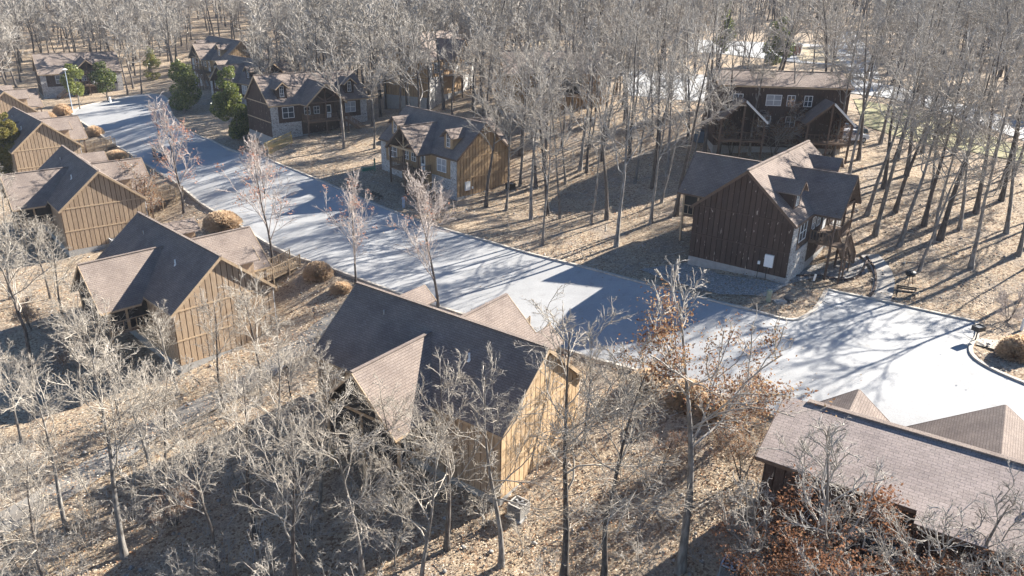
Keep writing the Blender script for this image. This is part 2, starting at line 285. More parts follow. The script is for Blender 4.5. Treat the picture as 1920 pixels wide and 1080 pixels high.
def smooth2(pl, k=1):
    pl = [Vector((p.x, p.y)) for p in pl]
    for _ in range(k):
        o = [pl[0]]
        for a, b_ in zip(pl, pl[1:]): o += [a.lerp(b_, .25), a.lerp(b_, .75)]
        pl = o+[pl[-1]]
    return pl
KF = smooth2(trace(farkerb)); KB = smooth2(trace([farkerb[-1]]+bay)); KC = smooth2(trace([bay[-1]]+corner), 2); KN = smooth2(trace(nearkerb)); KH = smooth2(trace([nearkerb[-1]]+head+[farkerb[0]]))
ROADP = KF+KB[1:]+KC[1:]+KN+KH[1:-1]
def inside(pts, poly):
    pts = np.asarray(pts, float); x, y = pts[:, 0], pts[:, 1]; r = np.zeros(len(pts), bool); P = np.array([(p[0], p[1]) for p in poly])
    j = len(P)-1
    for i in range(len(P)):
        xi, yi, xj, yj = P[i, 0], P[i, 1], P[j, 0], P[j, 1]
        if yi != yj: r ^= ((yi > y) != (yj > y)) & (x < (xj-xi)*(y-yi)/(yj-yi)+xi)
        j = i
    return r
SINK = []
def patch(name, poly, m_, dz, step=2.0, label=None):
    P = [Vector((p[0], p[1])) for p in poly]
    Q = []
    for a, b_ in zip(P, P[1:]+P[:1]):
        k = max(1, int((b_-a).length/step))
        for i in range(k): Q.append(a.lerp(b_, i/k))
    xs = [p.x for p in Q]; ys = [p.y for p in Q]
    gx, gy = np.meshgrid(np.arange(min(xs), max(xs), step), np.arange(min(ys), max(ys), step)); g = np.stack([gx.ravel(), gy.ravel()], 1)
    g = g[inside(g, Q)]
    vin = Q+[Vector(p) for p in g]
    vo, eo, fo, *_ = geometry.delaunay_2d_cdt(vin, [], [list(range(len(Q)))], 1, 1e-4)
    co = np.array([(p.x, p.y) for p in vo]); z = hgt(co[:, 0], co[:, 1])+dz
    me = D.meshes.new(name); me.from_pydata([(a[0], a[1], b_) for a, b_ in zip(co, z)], [], [tuple(f) for f in fo]); me.materials.append(m_)
    me.polygons.foreach_set('use_smooth', np.ones(len(me.polygons), bool))
    o = obj(name, me, kind='structure')
    SINK.append(Q); return o
def strip(pl, w0):
    """polygon of a path given its centre line"""
    L_, R_ = [], []
    for i, p in enumerate(pl):
        d = (pl[min(i+1, len(pl)-1)]-pl[max(i-1, 0)]).normalized(); nrm = Vector((-d.y, d.x))*w0/2; L_.append(p+nrm); R_.append(p-nrm)
    return L_+R_[::-1]
patch('road', ROADP, M_road, .02, 2)
R1 = trace([(1168, 128), (1300, 140), (1450, 142), (1600, 148), (1680, 162), (1780, 190), (1920, 229), (2150, 300), (2150, 342), (1920, 264), (1750, 205), (1660, 183), (1590, 174), (1450, 180), (1320, 192), (1170, 178)])
R2 = trace([(1290, 74), (1440, 80), (1560, 84), (1575, 60), (1600, 60), (1622, 84), (1640, 118), (1652, 150), (1600, 144), (1584, 124), (1500, 118), (1440, 111), (1370, 103), (1290, 97)])
patch('side_road', R1, M_road, .03, 4); patch('car_park', R2, M_road, .05, 5)
PATHC = smooth2(trace([(1630, 478), (1648, 497), (1659, 520), (1655, 545), (1648, 564)]), 2)
patch('footpath', strip(PATHC, 1.75), M_path, .035, 1)
TRK = smooth2(trace([(640, 588), (560, 650), (470, 715), (380, 762), (280, 805), (190, 870), (90, 935), (0, 985), (-200, 1090)]), 2)
patch('forest_lane', strip(TRK, 2.7), M_track, .03, 1.5)
patch('gravel_bed', trace([(1290, 492), (1350, 515), (1470, 534), (1480, 520), (1500, 500), (1600, 480), (1622, 490), (1628, 510), (1590, 527), (1530, 520), (1500, 527), (1440, 556), (1350, 552), (1250, 528), (1200, 505)]), M_gravel, .018, 1.5)
patch('grass_verge', trace([(1600, 185), (1680, 200), (1760, 222), (1920, 278), (2000, 310), (2000, 330), (1900, 300), (1800, 280), (1700, 262), (1620, 235)]), M_grass, .016, 3)
patch('lawn', trace([(1480, 86), (1560, 90), (1578, 122), (1500, 114)]), M_lawn, .09, 5)
patch('clearing', trace([(985, 68), (1040, 66), (1050, 84), (985, 84)]), M_lawn, .03, 5)
patch('concrete_landing', trace([(1832, 634), (1880, 640), (1940, 652), (1940, 664), (1870, 657), (1828, 646)]), M_path, .045, 1)

# terrain sheet
def axis(lo, hi, d, far, n_):
    a = list(np.arange(lo, hi+.01, d)); g = np.geomspace(d*1.5, far, n_)
    return np.array([lo-x for x in g[::-1]]+a+[hi+x for x in g])
xs = axis(-110, 75, 1.0, 2600, 34); ys = axis(8, 150, 1.0, 3000, 34)
gx, gy = np.meshgrid(xs, ys); gz = hgt(gx, gy)
gxy = np.stack([gx.ravel(), gy.ravel()], 1)
from mathutils import noise
near = (np.abs(gx) < 150) & (gy < 200) & (gy > 0)
bmp = np.zeros(gz.size)
ii = np.nonzero(near.ravel())[0]
for i in ii: bmp[i] = noise.noise((gxy[i, 0]*.25, gxy[i, 1]*.25, 0))*.10+noise.noise((gxy[i, 0]*.8, gxy[i, 1]*.8, 3))*.05
z = gz.ravel(); touch = np.zeros(z.size, bool)
for Q in SINK:
    touch |= inside(gxy, Q)
# also sink the neighbours of sunk vertices a little so no sheet is pierced
t2 = touch.reshape(gz.shape); t3 = t2.copy()
for a, b_ in ((1, 0), (-1, 0), (0, 1), (0, -1)): t3 |= np.roll(np.roll(t2, a, 0), b_, 1)
t3 = t3.ravel()
z = np.where(touch, z-.14, np.where(t3, z-.03, z+bmp))
ny, nx = gz.shape; idx = np.arange(nx*ny).reshape(ny, nx)
fc = np.stack([idx[:-1, :-1].ravel(), idx[:-1, 1:].ravel(), idx[1:, 1:].ravel(), idx[1:, :-1].ravel()], 1)
obj('ground', np_mesh('ground', np.column_stack([gxy, z]), fc, M_ground, smooth=True), kind='structure')

# kerbs
def kerb(pl, side=1, w0=.30):
    pl = [p for i, p in enumerate(pl)]
    vs = []; fs = []
    for i, p in enumerate(pl):
        d = (pl[min(i+1, len(pl)-1)]-pl[max(i-1, 0)])
        if d.length < 1e-6: d = Vector((1, 0))
        d.normalize(); nr = Vector((-d.y, d.x))*side; z0 = h1(p.x, p.y)
        for o_, zz in ((0, -.3), (.0, .12), (.03, .15), (w0, .15), (w0+.02, -.3)): q = p+nr*o_; vs.append((q.x, q.y, z0+zz))
    for i in range(len(pl)-1):
        for j in range(4): a = i*5+j; fs.append((a, a+1, a+6, a+5))
    b = MB(); b.add(vs, fs); return b
kb = MB()
for pl, s_ in ((KF, 1), (KB, 1), (KC, 1), (KN, 1), (KH, 1)):
    q = kerb(pl, s_); kb.add(q.v, q.f)
kb.build('kerb', M_kerb, kind='structure')
# ------------------------------------------------------------------ cabins
SL, OG, OE, W, L_ = .85, .28, .25, 9.0, 16.5
HE = 5.24                      # eave height above the foot of the wall
BOARD_CACHE = {}
def win(parent, cx, y, z0, z1, hw, side=1, axis=1, cols=2, rows=2, blind=False):
    """window with frame, pane, glazing bars; set on plane y (axis 1) or x (axis 0)"""
    b = MB(); t = .07; d = .05*side
    def bx(bb, a0, a1, c0, c1, za, zb):
        c0, c1 = min(c0, c1), max(c0, c1)
        if axis == 1: bb.box(a0, a1, c0, c1, za, zb)
        else: bb.box(c0, c1, a0, a1, za, zb)
    bx(b, cx-hw, cx-hw+t, y, y+d, z0, z1); bx(b, cx+hw-t, cx+hw, y, y+d, z0, z1); bx(b, cx-hw+t, cx+hw-t, y, y+d, z0, z0+t); bx(b, cx-hw+t, cx+hw-t, y, y+d, z1-t, z1)
    f = b.build('window', M_white, parent)
    p = MB(); bx(p, cx-hw+t, cx+hw-t, y+.005*side, y+.02*side, z0+t, z1-t); p.build('pane', M_blind if blind else M_glass, f)
    g = MB()
    for i in range(1, cols): x = cx-hw+2*hw*i/cols; bx(g, x-.035, x+.035, y+.02*side, y+.042*side, z0+t, z1-t)
    g2 = MB()
    for i in range(1, rows): zz = z0+(z1-z0)*i/rows; bx(g, cx-hw+t, cx+hw-t, y+.021*side, y+.038*side, zz-.03, zz+.03)
    if cols*rows > 1: g.build('glazing_bar', M_white, f)
    return f
BAL = {}
def railing(parent, p, q, mt, h=1.0, step=.24, post=True, name='railing'):
    """top and bottom rail with balusters as single pieces; p, q at deck level (may slope)"""
    p = Vector(p); q = Vector(q); b = MB(); up = Vector((0, 0, 1))
    b.beam(p+up*h, q+up*h, .11, .06); b.beam(p+up*.12, q+up*.12, .06, .06)
    if post:
        for e in (p, q): b.beam(e-up*.1, e+up*(h+.08), .11, .11)
    r = b.build(name, mt, parent)
    n_ = max(1, int((q-p).length/step)); key = (mt.name, h)
    if key not in BAL: BAL[key] = MB().box(-.025, .025, -.025, .025, .12, h-.03).mesh('baluster', mt)
    for i in range(1, n_): obj('baluster', BAL[key], r, tuple(p.lerp(q, i/n_)))
    return r
def gable_prism(hw, zb, ze, zr): return [(-hw, zb), (hw, zb), (hw, ze), (0, zr), (-hw, ze)]
def cabin(name, label, x, y, ze, yaw, wood='tan', bottom=0., vis=1, front='stairs', dormers=True, stairs=None, rear=True, slope=SL, detail=2, length=L_, fx=.1, dark_trim=False, vent=True, meter=False, front_stone=True, group='brown wooden cabins with cross gables', cat='cabin', he=HE, dx=5.77):
    t = thing(name, label, cat, (x, y, ze-he), yaw, group)
    Y = W/2+OE; hr = he+slope*Y; X = length/2+OG; th = .20; trim = M_dtrim if dark_trim else M_trim
    hw, hl = W/2, length/2
    def ru(yy): return he+slope*(Y-abs(yy))-th     # underside of the main roof
    fd = MB().box(-hl-.03, hl+.03, -hw-.03, hw+.03, -3.0, .45); fd.build('foundation', M_found, t)
    wall = MB().prism([(-hw, .45), (hw, .45), (hw, ru(hw)-.002), (0, ru(0)-.002), (-hw, ru(hw)-.002)], 0, -hl, hl).build('wall', M_gap[wood], t)
    # boards on the two gable walls
    bw = W/18
    for sx in (1, -1):
        if sx == vis and detail > 1:
            for i in range(18):
                key = (wood, sx, i, slope, length, he)
                if key not in BOARD_CACHE:
                    a, c = -hw+bw*i+.035, -hw+bw*(i+1)-.035; ol = bottom
                    mid = [(a, .46), (c, .46), (c, ru(c)-.03)]+([(0, ru(0)-.03)] if a < 0 < c else [])+[(a, ru(a)-.03)]
                    BOARD_CACHE[key] = MB().prism(mid, 0, sx*(hl+.003), sx*(hl+.04)).mesh('board', M_board[wood])
                obj('board', BOARD_CACHE[key], wall)
        else:
            b = MB()
            for i in range(18):
                a, c = -hw+bw*i+.035, -hw+bw*(i+1)-.035
                b.prism([(a, .46), (c, .46), (c, ru(c)-.03), (a, ru(a)-.03)], 0, sx*(hl+.003), sx*(hl+.04))
            b.build('cladding', M_board[wood], wall, kind='stuff')
        tb = MB()
        for zz in (he-2.62, he+.02):
            yl = min(hw, Y-(zz+th-he+.25)/slope)
            tb.box(min(sx*(hl+.042), sx*(hl+.075)), max(sx*(hl+.042), sx*(hl+.075)), -yl, yl, zz, zz+.14)
        tb.build('trim_band', trim if not dark_trim else M_board[wood], wall)
    b = MB(); nb = int(length/.5)
    for i in range(nb):
        a = -hl+i*length/nb+.03; c = a+length/nb-.06
        for sy in (1, -1): b.box(a, c, min(sy*(hw+.003), sy*(hw+.035)), max(sy*(hw+.003), sy*(hw+.035)), .46, ru(hw)-.02)
    b.build('cladding', M_board['grey' if wood == 'tan' else wood], wall, kind='stuff')  # long walls of the tan cabin take a darker board: shade put into colour
    # main roof
    rf = MB().slab([(-X, 0, hr), (X, 0, hr), (X, -Y, he), (-X, -Y, he)], th).slab([(-X, 0, hr+.001), (-X, Y, he), (X, Y, he), (X, 0, hr+.001)], th).build('roof', SH[0], t)
    MB().beam((-X-.01, 0, hr+.03), (X+.01, 0, hr+.03), .26, .07).build('ridge_cap', SH[0], rf)
    for sx in (1, -1):
        for sy in (1, -1):
            MB().beam((sx*(X+.025), 0, hr-.14), (sx*(X+.025), sy*(Y+.02), he-.14), .045, .24).build('rake_board', trim, rf)
    for sy in (1, -1): MB().box(-X, X, min(sy*(Y+.002), sy*(Y+.03)), max(sy*(Y+.002), sy*(Y+.03)), he-.22, he-.02).build('fascia', trim, rf)
    # cross gable roofs
    def cross(cx, yo, hw2, zr, zev, sgn, nm):
        zr += he; zev += he; s2 = (zr-zev)/hw2
        yi = (hr-zr)/slope-.12; yv = (hr-zev)/slope-.12
        b = MB(); 
        b.slab([(cx, sgn*yi, zr), (cx, sgn*yo, zr), (cx+hw2, sgn*yo, zev), (cx+hw2, sgn*yv, zev)], .16)
        b.slab([(cx, sgn*yi, zr+.001), (cx-hw2, sgn*yv, zev), (cx-hw2, sgn*yo, zev), (cx, sgn*yo, zr+.001)], .16)
        r = b.build(nm, SH[1], t)
        MB().beam((cx, sgn*(yi+.1), zr+.03), (cx, sgn*(yo+.005), zr+.03), .24, .06).build('ridge_cap', SH[1], r)
        for sx in (1, -1): MB().beam((cx, sgn*(yo+.025), zr-.12), (cx+sx*(hw2+.02), sgn*(yo+.025), zev-.12), .045, .22).build('rake_board', trim, r)
        for sx in (1, -1): MB().box(min(cx+sx*(hw2+.002), cx+sx*(hw2+.03)), max(cx+sx*(hw2+.002), cx+sx*(hw2+.03)), min(sgn*yv, sgn*yo), max(sgn*yv, sgn*yo), zev-.2, zev-.03).build('fascia', trim, r)
        return zr, zev, s2
    fy, fw = 7.04, 3.47
    FL = he-2.62                # porch floor
    if front:
        zr, zev, s2 = cross(fx, fy, fw, 3.11*slope/SL, 0.0, 1, 'porch_roof')
        py = fy-.5; pw = fw-.35
        dk = MB().box(fx-pw, fx+pw, hw+.05, py+.1, FL-.2, FL); dk = dk.build('deck', M_deck if front != 'bridge' else M_wdeck, t)
        b = MB(); ztop = zr-s2*pw-.24
        for sx in (1, -1, 0): MB().box(fx+sx*pw-.09, fx+sx*pw+.09, py-.09, py+.09, -2.0, ztop).build('post', M_dtrim, t)
        b = MB(); b.box(fx-pw-.1, fx+pw+.1, py-.07, py+.07, ztop, ztop+.24)
        b.beam((fx, py, ztop+.24), (fx, py, zr-.25), .14, .14)
        for sx in (1, -1): b.beam((fx, py, ztop+.3), (fx+sx*pw*.55, py, zr-s2*pw*.55-.22), .12, .12)
        b.build('truss', M_dtrim if wood == 'dark' else M_trim, t)
        rails = [((fx-pw, hw+.15, FL), (fx-pw, py, FL)), ((fx+pw, hw+.15, FL), (fx+pw, py, FL))]
        gapx = {None: None, 'left': (fx-pw, fx-pw+1.3), 'right': (fx+pw-1.3, fx+pw), 'mid': (fx-.7, fx+.7), 'out': (fx+pw-1.3, fx+pw), 'far': (fx+pw-1.3, fx+pw)}[stairs]
        if gapx is None: rails.append(((fx-pw, py, FL), (fx+pw, py, FL)))
        else:
            if gapx[0]-(fx-pw) > .3: rails.append(((fx-pw, py, FL), (gapx[0], py, FL)))
            if (fx+pw)-gapx[1] > .3: rails.append(((gapx[1], py, FL), (fx+pw, py, FL)))
        if stairs in ('sideL', 'sideR'): pass
        for a, c in rails:
            if detail: railing(t, a, c, M_deck if front != 'bridge' else M_wdeck, post=True, step=.24 if detail > 1 else .5)
        # door and porch windows
        d_ = MB().box(fx-1.9, fx-1.0, hw+.035, hw+.085, FL+.02, FL+2.05).build('door', M_white if wood != 'tan' else M_dtrim, t)
        MB().box(fx-1.75, fx-1.15, hw+.085, hw+.1, FL+.9, FL+1.9).build('pane', M_glass, d_)
        MB().box(fx-1.12, fx-1.05, hw+.085, hw+.14, FL+1.0, FL+1.06).build('handle', M_metal, d_)
        win(t, fx+.6, hw+.036, FL+.8, FL+2.0, .5); win(t, fx+2.2, hw+.036, FL+.8, FL+2.0, .5)
        if stairs == 'out':
            x0, ns, run = gapx[0], 9, .24; drop = (FL+.3)/ns
            b = MB(); stt = None
            for xx in (x0+.05, x0+1.25): b.beam((xx, py+.1, FL-.12), (xx, py+.1+run*ns, FL-.12-drop*ns), .06, .26)
            stt = b.build('staircase', M_deck, t)
            for i in range(ns): MB().box(x0+.08, x0+1.22, py+.1+run*i, py+.1+run*(i+1), FL-drop*(i+1), FL-drop*(i+1)+.05).build('step', M_deck, stt)
            for xx in (x0, x0+1.3): railing(t, (xx, py+.1, FL), (xx, py+.1+run*ns, FL-drop*ns), M_deck, .95, .3, name='stair_railing')
        elif front == 'stairs':
            # flight runs down sideways in front of the porch
            sx = -1 if stairs in ('left', 'far', None) else 1
            x0 = gapx[0 if sx < 0 else 1] if gapx else fx; ns = 13; st = MB(); run = .29; drop = (FL+.15)/ns
            yy0, yy1 = py+.12, py+1.2
            land = MB().box(min(x0, x0-sx*1.3), max(x0, x0-sx*1.3), yy0, yy1, FL-.18, FL-.002).build('landing', M_deck, t)
            stt = MB()
            for yy in (yy0+.03, yy1-.03): stt.beam((x0, yy, FL-.12), (x0+sx*run*ns, yy, FL-.12-drop*ns), .06, .26)
            stt = stt.build('staircase', M_deck, t)
            for i in range(ns): MB().box(min(x0+sx*run*i, x0+sx*run*(i+1)), max(x0+sx*run*i, x0+sx*run*(i+1)), yy0+.06, yy1-.06, FL-drop*(i+1), FL-drop*(i+1)+.05).build('step', M_deck, stt)
            for yy in (yy0, yy1): railing(t, (x0, yy, FL-.05), (x0+sx*run*ns, yy, FL-.05-drop*ns), M_deck, .95, .3, name='stair_railing')
            railing(t, (x0-sx*1.3, yy1, FL), (x0, yy1, FL), M_deck, 1.0, .26)
            b = MB()
            for xx in (x0, x0-sx*1.3, x0+sx*run*ns*.5): b.box(xx-.07, xx+.07, yy1-.09, yy1+.05, -2, FL-.2 if xx != x0+sx*run*ns*.5 else FL/2-.2)
            b.build('stair_post', M_deck, t)
    # front windows and stone
    if front_stone:
        for sx in (1, -1):
            xo = sx*hl; b = MB()
            b.box(min(xo-sx*1.15, xo), max(xo-sx*1.15, xo), hw+.003, hw+.11, -2.5, ru(hw)-.02)
            b.box(min(xo-sx*1.15, fx+sx*3.3), max(xo-sx*1.15, fx+sx*3.3), hw+.003, hw+.11, -2.5, FL-.1)
            b.build('stone_facing', M_stone, wall)
        for sx in (1, -1): win(t, fx+sx*5.35, hw+.04, FL+.55, FL+2.25, .95, blind=(sx < 0), cols=2, rows=2)
    if dormers:
        for sx in (1, -1):
            cx = fx+sx*dx; dz = he+3.3*slope/SL; yf = 3.75; hwd = .82; zev = dz-1.0; s2 = 1.0/1.14
            zb = he+slope*(Y-yf)-.3
            yb = (hr-zev)/slope
            dm = MB(); vs = [(cx-hwd, yf, zb), (cx+hwd, yf, zb), (cx+hwd, yf, dz-s2*hwd-.15), (cx, yf, dz-.15), (cx-hwd, yf, dz-s2*hwd-.15)]
            dm.prism([(p[0], p[2]) for p in vs], 1, yf, max(.6, yb-.2)); dmo = dm.build('dormer', M_board[wood], t)
            yi = (hr-dz)/slope-.1; yv = (hr-zev)/slope-.1
            b = MB(); b.slab([(cx, yi, dz), (cx, 4.2, dz), (cx+1.14, 4.2, zev), (cx+1.14, yv, zev)], .11).slab([(cx, yi, dz+.001), (cx-1.14, yv, zev), (cx-1.14, 4.2, zev), (cx, 4.2, dz+.001)], .11)
            b.build('dormer_roof', SH[1], dmo)
            b = MB()
            for s3 in (1, -1): b.beam((cx, 4.22, dz-.08), (cx+s3*1.16, 4.22, zev-.08), .04, .16)
            b.build('rake_board', trim, dmo)
            b = MB(); zt, z0 = dz-.62, zb+.5; h2 = .33
            b.box(cx-h2, cx-h2+.06, yf+.002, yf+.05, z0, zt).box(cx+h2-.06, cx+h2, yf+.002, yf+.05, z0, zt).box(cx-h2+.06, cx+h2-.06, yf+.002, yf+.05, z0, z0+.06).box(cx-h2+.06, cx+h2-.06, yf+.002, yf+.05, zt-.06, zt).box(cx-.02, cx+.02, yf+.02, yf+.04, z0+.06, zt-.06)
            for q in (1, 2): b.box(cx-h2+.06, cx+h2-.06, yf+.02, yf+.038, z0+(zt-z0)*q/3-.02, z0+(zt-z0)*q/3+.02)
            b.build('window_frame', M_white, dmo); MB().box(cx-h2+.06, cx+h2-.06, yf+.004, yf+.018, z0+.06, zt-.06).build('pane', M_glass, dmo)
    if rear:
        zr, zev, s2 = cross(-.16, 8.43, 3.49, 2.98*slope/SL, -.41, -1, 'rear_porch_roof')
        rx, pw, yo = -.16, 3.15, 7.9; ztop = zr-s2*pw-.2
        MB().box(rx-pw, rx+pw, -yo, -hw-.05, FL-.2, FL).build('rear_deck', M_deck, t)
        b = MB()
        for xx in (-pw, 0, pw):
            b.box(rx+xx-.09, rx+xx+.09, -yo-.0, -yo+.18, -3.2, ztop)
        for sx in (1, -1): b.box(rx+sx*pw-.09, rx+sx*pw+.09, -6.4, -6.22, FL, ztop)
        b.box(rx-pw-.09, rx+pw+.09, -yo+.02, -yo+.16, ztop, ztop+.2)
        b.build('rear_post', M_trim, t)
        b = MB(); b.prism([(rx-pw+.1, FL+.0), (rx+pw-.1, FL+.0), (rx+pw-.1, ztop), (rx, zr-.3), (rx-pw+.1, ztop)], 1, -yo+.09, -yo+.07)
        for sx in (1, -1): b.box(rx+sx*(pw-.01)-.01, rx+sx*(pw-.01)+.01, -yo+.1, -hw-.06, FL, ztop)
        b.build('porch_screen', M_screen, t)
        for sx in (1, -1): railing(t, (rx+sx*(pw+.1), -yo+.1, FL), (rx+sx*(pw+.1), -hw-.1, FL), M_trim, 1., .5, post=False)
    if vent:
        MB().cyl((-4.6, -1.2, he+slope*(Y-1.2)-.15), (-4.6, -1.2, he+slope*(Y-1.2)+.3), .05).build('roof_vent', M_metal, t)
        MB().cyl((1.5+2.2, -1.9, he+slope*(Y-1.9)-.15), (3.7, -1.9, he+slope*(Y-1.9)+.45), .07).cyl((3.7, -1.9, he+slope*(Y-1.9)-.12), (3.7, -1.9, he+slope*(Y-1.9)+.06), .16, .08).build('roof_vent', M_white, t)
    if meter:
        sx = vis; yy = 2.9
        b = MB(); x1 = sx*(hl+.045); b.box(min(x1, x1+sx*.2), max(x1, x1+sx*.2), yy-.38, yy+.38, 1.15, 2.25).box(min(x1, x1+sx*.12), max(x1, x1+sx*.12), yy-.95, yy-.75, 1.2, 1.5)
        b.build('meter_box', M_white, t)
        b = MB(); b.cyl((x1+sx*.08, yy-.1, -.3), (x1+sx*.08, yy-.1, 1.15), .03).cyl((x1+sx*.08, yy-.85, -.3), (x1+sx*.08, yy-.85, 1.2), .025).build('conduit', M_black, t)
    return t
def bridge(t_pose, length, rise=0, y0=6.55, label='', half=1.0, ang=0., kind=M_wdeck, x0=.1):
    x, y, ze, yaw = t_pose; FL = ze-2.62
    t = thing('footbridge', label, 'footbridge', (x, y, FL), yaw, 'wooden footbridges from the road to the cabins')
    c, s = math.cos(ang), math.sin(ang)
    def P(a, b_, zz=0): return (x0+a*c-b_*s, y0+.15+a*s+b_*c, zz+rise*b_/length)
    n_ = int(length/.3)
    b0 = MB().slab([P(-half, 0, -.05), P(half, 0, -.05), P(half, length, -.05), P(-half, length, -.05)], .18).build('joist', kind, t)
    for i in range(n_): a, e = i*.3, i*.3+.28; MB().slab([P(-half, a, 0), P(half, a, 0), P(half, e, 0), P(-half, e, 0)], .045).build('plank', kind, t)
    for sx in (1, -1): railing(t, P(sx*half, 0), P(sx*half, length), kind, 1.0, .22)
    b = MB()
    for i in range(int(length/1.8)+1):
        for sx in (1, -1): q = P(sx*(half), i*1.8); b.box(q[0]-.06, q[0]+.06, q[1]-.06, q[1]+.06, -2.2, q[2]+1.08)
    b.build('post', kind, t)
    return t
def low_cabin():
    x, y, ze, yaw = 22.12, 31.46, -23.3, -.57
    t = thing('cabin', 'cabin with low pitched shingle roof cut by the right edge of picture', 'cabin', (x, y, ze-5), yaw, 'brown wooden cabins with cross gables')
    xa, xb, zr = -8.5, 17., 7.6; zre = 6.38; yre = -4.75
    MB().box(xa+.4, xb-.4, -4.2, 2.4, -3, .45).build('foundation', M_found, t)
    wall = MB().prism([(-4.2, .45), (2.4, .45), (2.4, 5.3), (0, 7.3), (-4.2, 6.2)], 0, xa+.4, xb-.4).build('wall', M_gap['dark'], t)
    b = MB()
    for i in range(49): a = xa+.45+i*.5; b.box(a, a+.44, -4.245, -4.203, .46, 6.15)
    b.build('cladding', M_board['dark'], wall, kind='stuff')
    for i in range(13):
        a = -4.2+i*.5; c = a+.44; f = lambda q: min(7.3+q*.26 if q < 0 else 7.3-q*.84, 9)-.05
        MB().prism([(a, .46), (c, .46), (c, f(c)), (a, f(a))], 0, xa+.355, xa+.397).build('board', M_board['dark'], wall)
    rf = MB().slab([(xa, 0, zr), (xb, 0, zr), (xb, yre, zre), (xa, yre, zre)], .18).slab([(xa, 0, zr+.001), (xa, 2.75, 5.3), (xb, 2.75, 5.3), (xb, 0, zr+.001)], .18)
    rf = rf.slab([(-1.2, yre, zre), (xb, yre, zre), (xb, yre-.75, zre-.2), (-1.2, yre-.75, zre-.2)], .18).build('roof', SH[2], t)
    MB().beam((xa+1.2, .06, zr+.06), (xb, .06, zr+.06), .34, .09).build('ridge_cap', SH[0], rf)
    for y0, y1, z0, z1 in ((0, yre, zr, zre), (0, 2.78, zr, 5.3)): MB().beam((xa-.025, y0, z0-.13), (xa-.025, y1, z1-.13), .045, .22).build('rake_board', M_dtrim, rf)
    b = MB(); b.box(xa, -1.22, yre-.03, yre-.002, zre-.2, zre-.02).box(-1.2, xb, yre-.78, yre-.752, zre-.4, zre-.22); b.build('fascia', M_dtrim, rf, kind='stuff')
    for cx, yo, hw2, z1, z2 in ((-5.3, 3.2, 2.1, 7.56, 5.9), (1.6, 6.0, 4.6, 7.6, 4.4)):
        b = MB(); b.slab([(cx, .05, z1), (cx, yo, z1), (cx+hw2, yo, z2), (cx+hw2, 2.0, z2)], .16).slab([(cx, .05, z1+.001), (cx-hw2, 2.0, z2), (cx-hw2, yo, z2), (cx, yo, z1+.001)], .16)
        r = b.build('porch_roof' if hw2 > 3 else 'dormer', SH[1], t)
        for s_ in (1, -1): MB().beam((cx, yo+.025, z1-.12), (cx+s_*(hw2+.02), yo+.025, z2-.12), .045, .2).build('rake_board', M_dtrim, r)
        MB().prism([(cx-hw2+.4, z2-.1), (cx+hw2-.4, z2-.1), (cx, z1-.5)], 1, yo-.4, yo-.3).build('gable_panel', M_board['dark'], r)
        if hw2 > 3:
            MB().box(cx-hw2+.4, cx+hw2-.4, 2.45, yo, 2.2, 2.38).build('deck', M_wdeck, t)
            for s_ in (1, -1): MB().box(cx+s_*(hw2-.5)-.1, cx+s_*(hw2-.5)+.1, yo-.5, yo-.3, -2, z2-.0).build('post', M_dtrim, t)
    zv = zr-.269*2.1; MB().cyl((3.2, -2.1, zv-.1), (3.2, -2.1, zv+.5), .075).cyl((3.2, -2.1, zv-.1), (3.2, -2.1, zv+.12), .22, .09).cyl((3.2, -2.1, zv+.42), (3.2, -2.1, zv+.55), .1, .11).build('roof_vent', M_white, t)
    win(t, -2.2, -4.25, 3.0, 4.4, .8, side=-1); win(t, 4.2, -4.25, 3.0, 4.4, .8, side=-1)
POSES = dict(A=(-4.54, 47.08, -25.26, -.62), B=(-30.66, 65.5, -26.26, -.76), C=(-53.34, 91.48, -25.7, -.85), D=(-76.58, 119.62, -25.69, -.80), X=(-99.8, 147.5, -25.6, -.80),
             F=(24.85, 70.64, -18.83, -2.2), E=(-9.6, 101.75, -21.11, 2.33), G=(-33.9, 125.02, -18.95, 3.85), I=(-53.72, 157.56, -20.42, 2.41), H=(-64.05, 173.34, -17.92, 2.31),
             J=(-101.74, 180.95, -22.52, 3.77), O=(21.11, 29.86, -22.34, -.63), K=(33.4, 101, -11.8, 3.09), Lc=(5.36, 128.2, -14.1, .21), M=(-15.5, 140, -13.4, -2.0), N=(30, 225, -10.5, 2.9), Q=(92, 118, -12.5, 2.4))
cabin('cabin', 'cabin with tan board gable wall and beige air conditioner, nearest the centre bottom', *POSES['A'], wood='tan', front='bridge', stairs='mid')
cabin('cabin', 'weathered brown cabin left of centre with wooden footbridge beside tan round shrub', *POSES['B'], wood='grey', front='bridge', stairs='mid')
cabin('cabin', 'weathered cabin right beside the bushy green-gold cedar', *POSES['C'], wood='grey', front='bridge', stairs='mid')
cabin('cabin', 'weathered cabin behind the cedar, second from the blind end of the road', *POSES['D'], wood='grey', front='bridge', stairs='mid')
cabin('cabin', 'cabin at far left edge whose roof stands below the lamp post', *POSES['X'], wood='grey', front='bridge', stairs='mid', detail=1)
cabin('cabin', 'dark brown cabin alone among trees with white meter box on its gable', *POSES['F'], wood='dark', stairs='far', dark_trim=True, meter=True, vent=False)
cabin('cabin', 'cabin with open timber truss porch in middle, amber gable and tan porch roof', *POSES['E'], wood='amber', vis=-1, stairs='left', dark_trim=True, meter=True, vent=False)
cabin('cabin', 'dark cabin with yellow new railing at the foot of its porch stairs', *POSES['G'], wood='dark', vis=1, stairs='left')
cabin('cabin', 'dark cabin behind the two magnolias, wedged behind the yellow-railed cabin', *POSES['I'], wood='dark', vis=-1, stairs='left', detail=1)
cabin('cabin', 'cabin with amber gable farthest back behind the magnolias', *POSES['H'], wood='amber', vis=-1, stairs='left', detail=1)
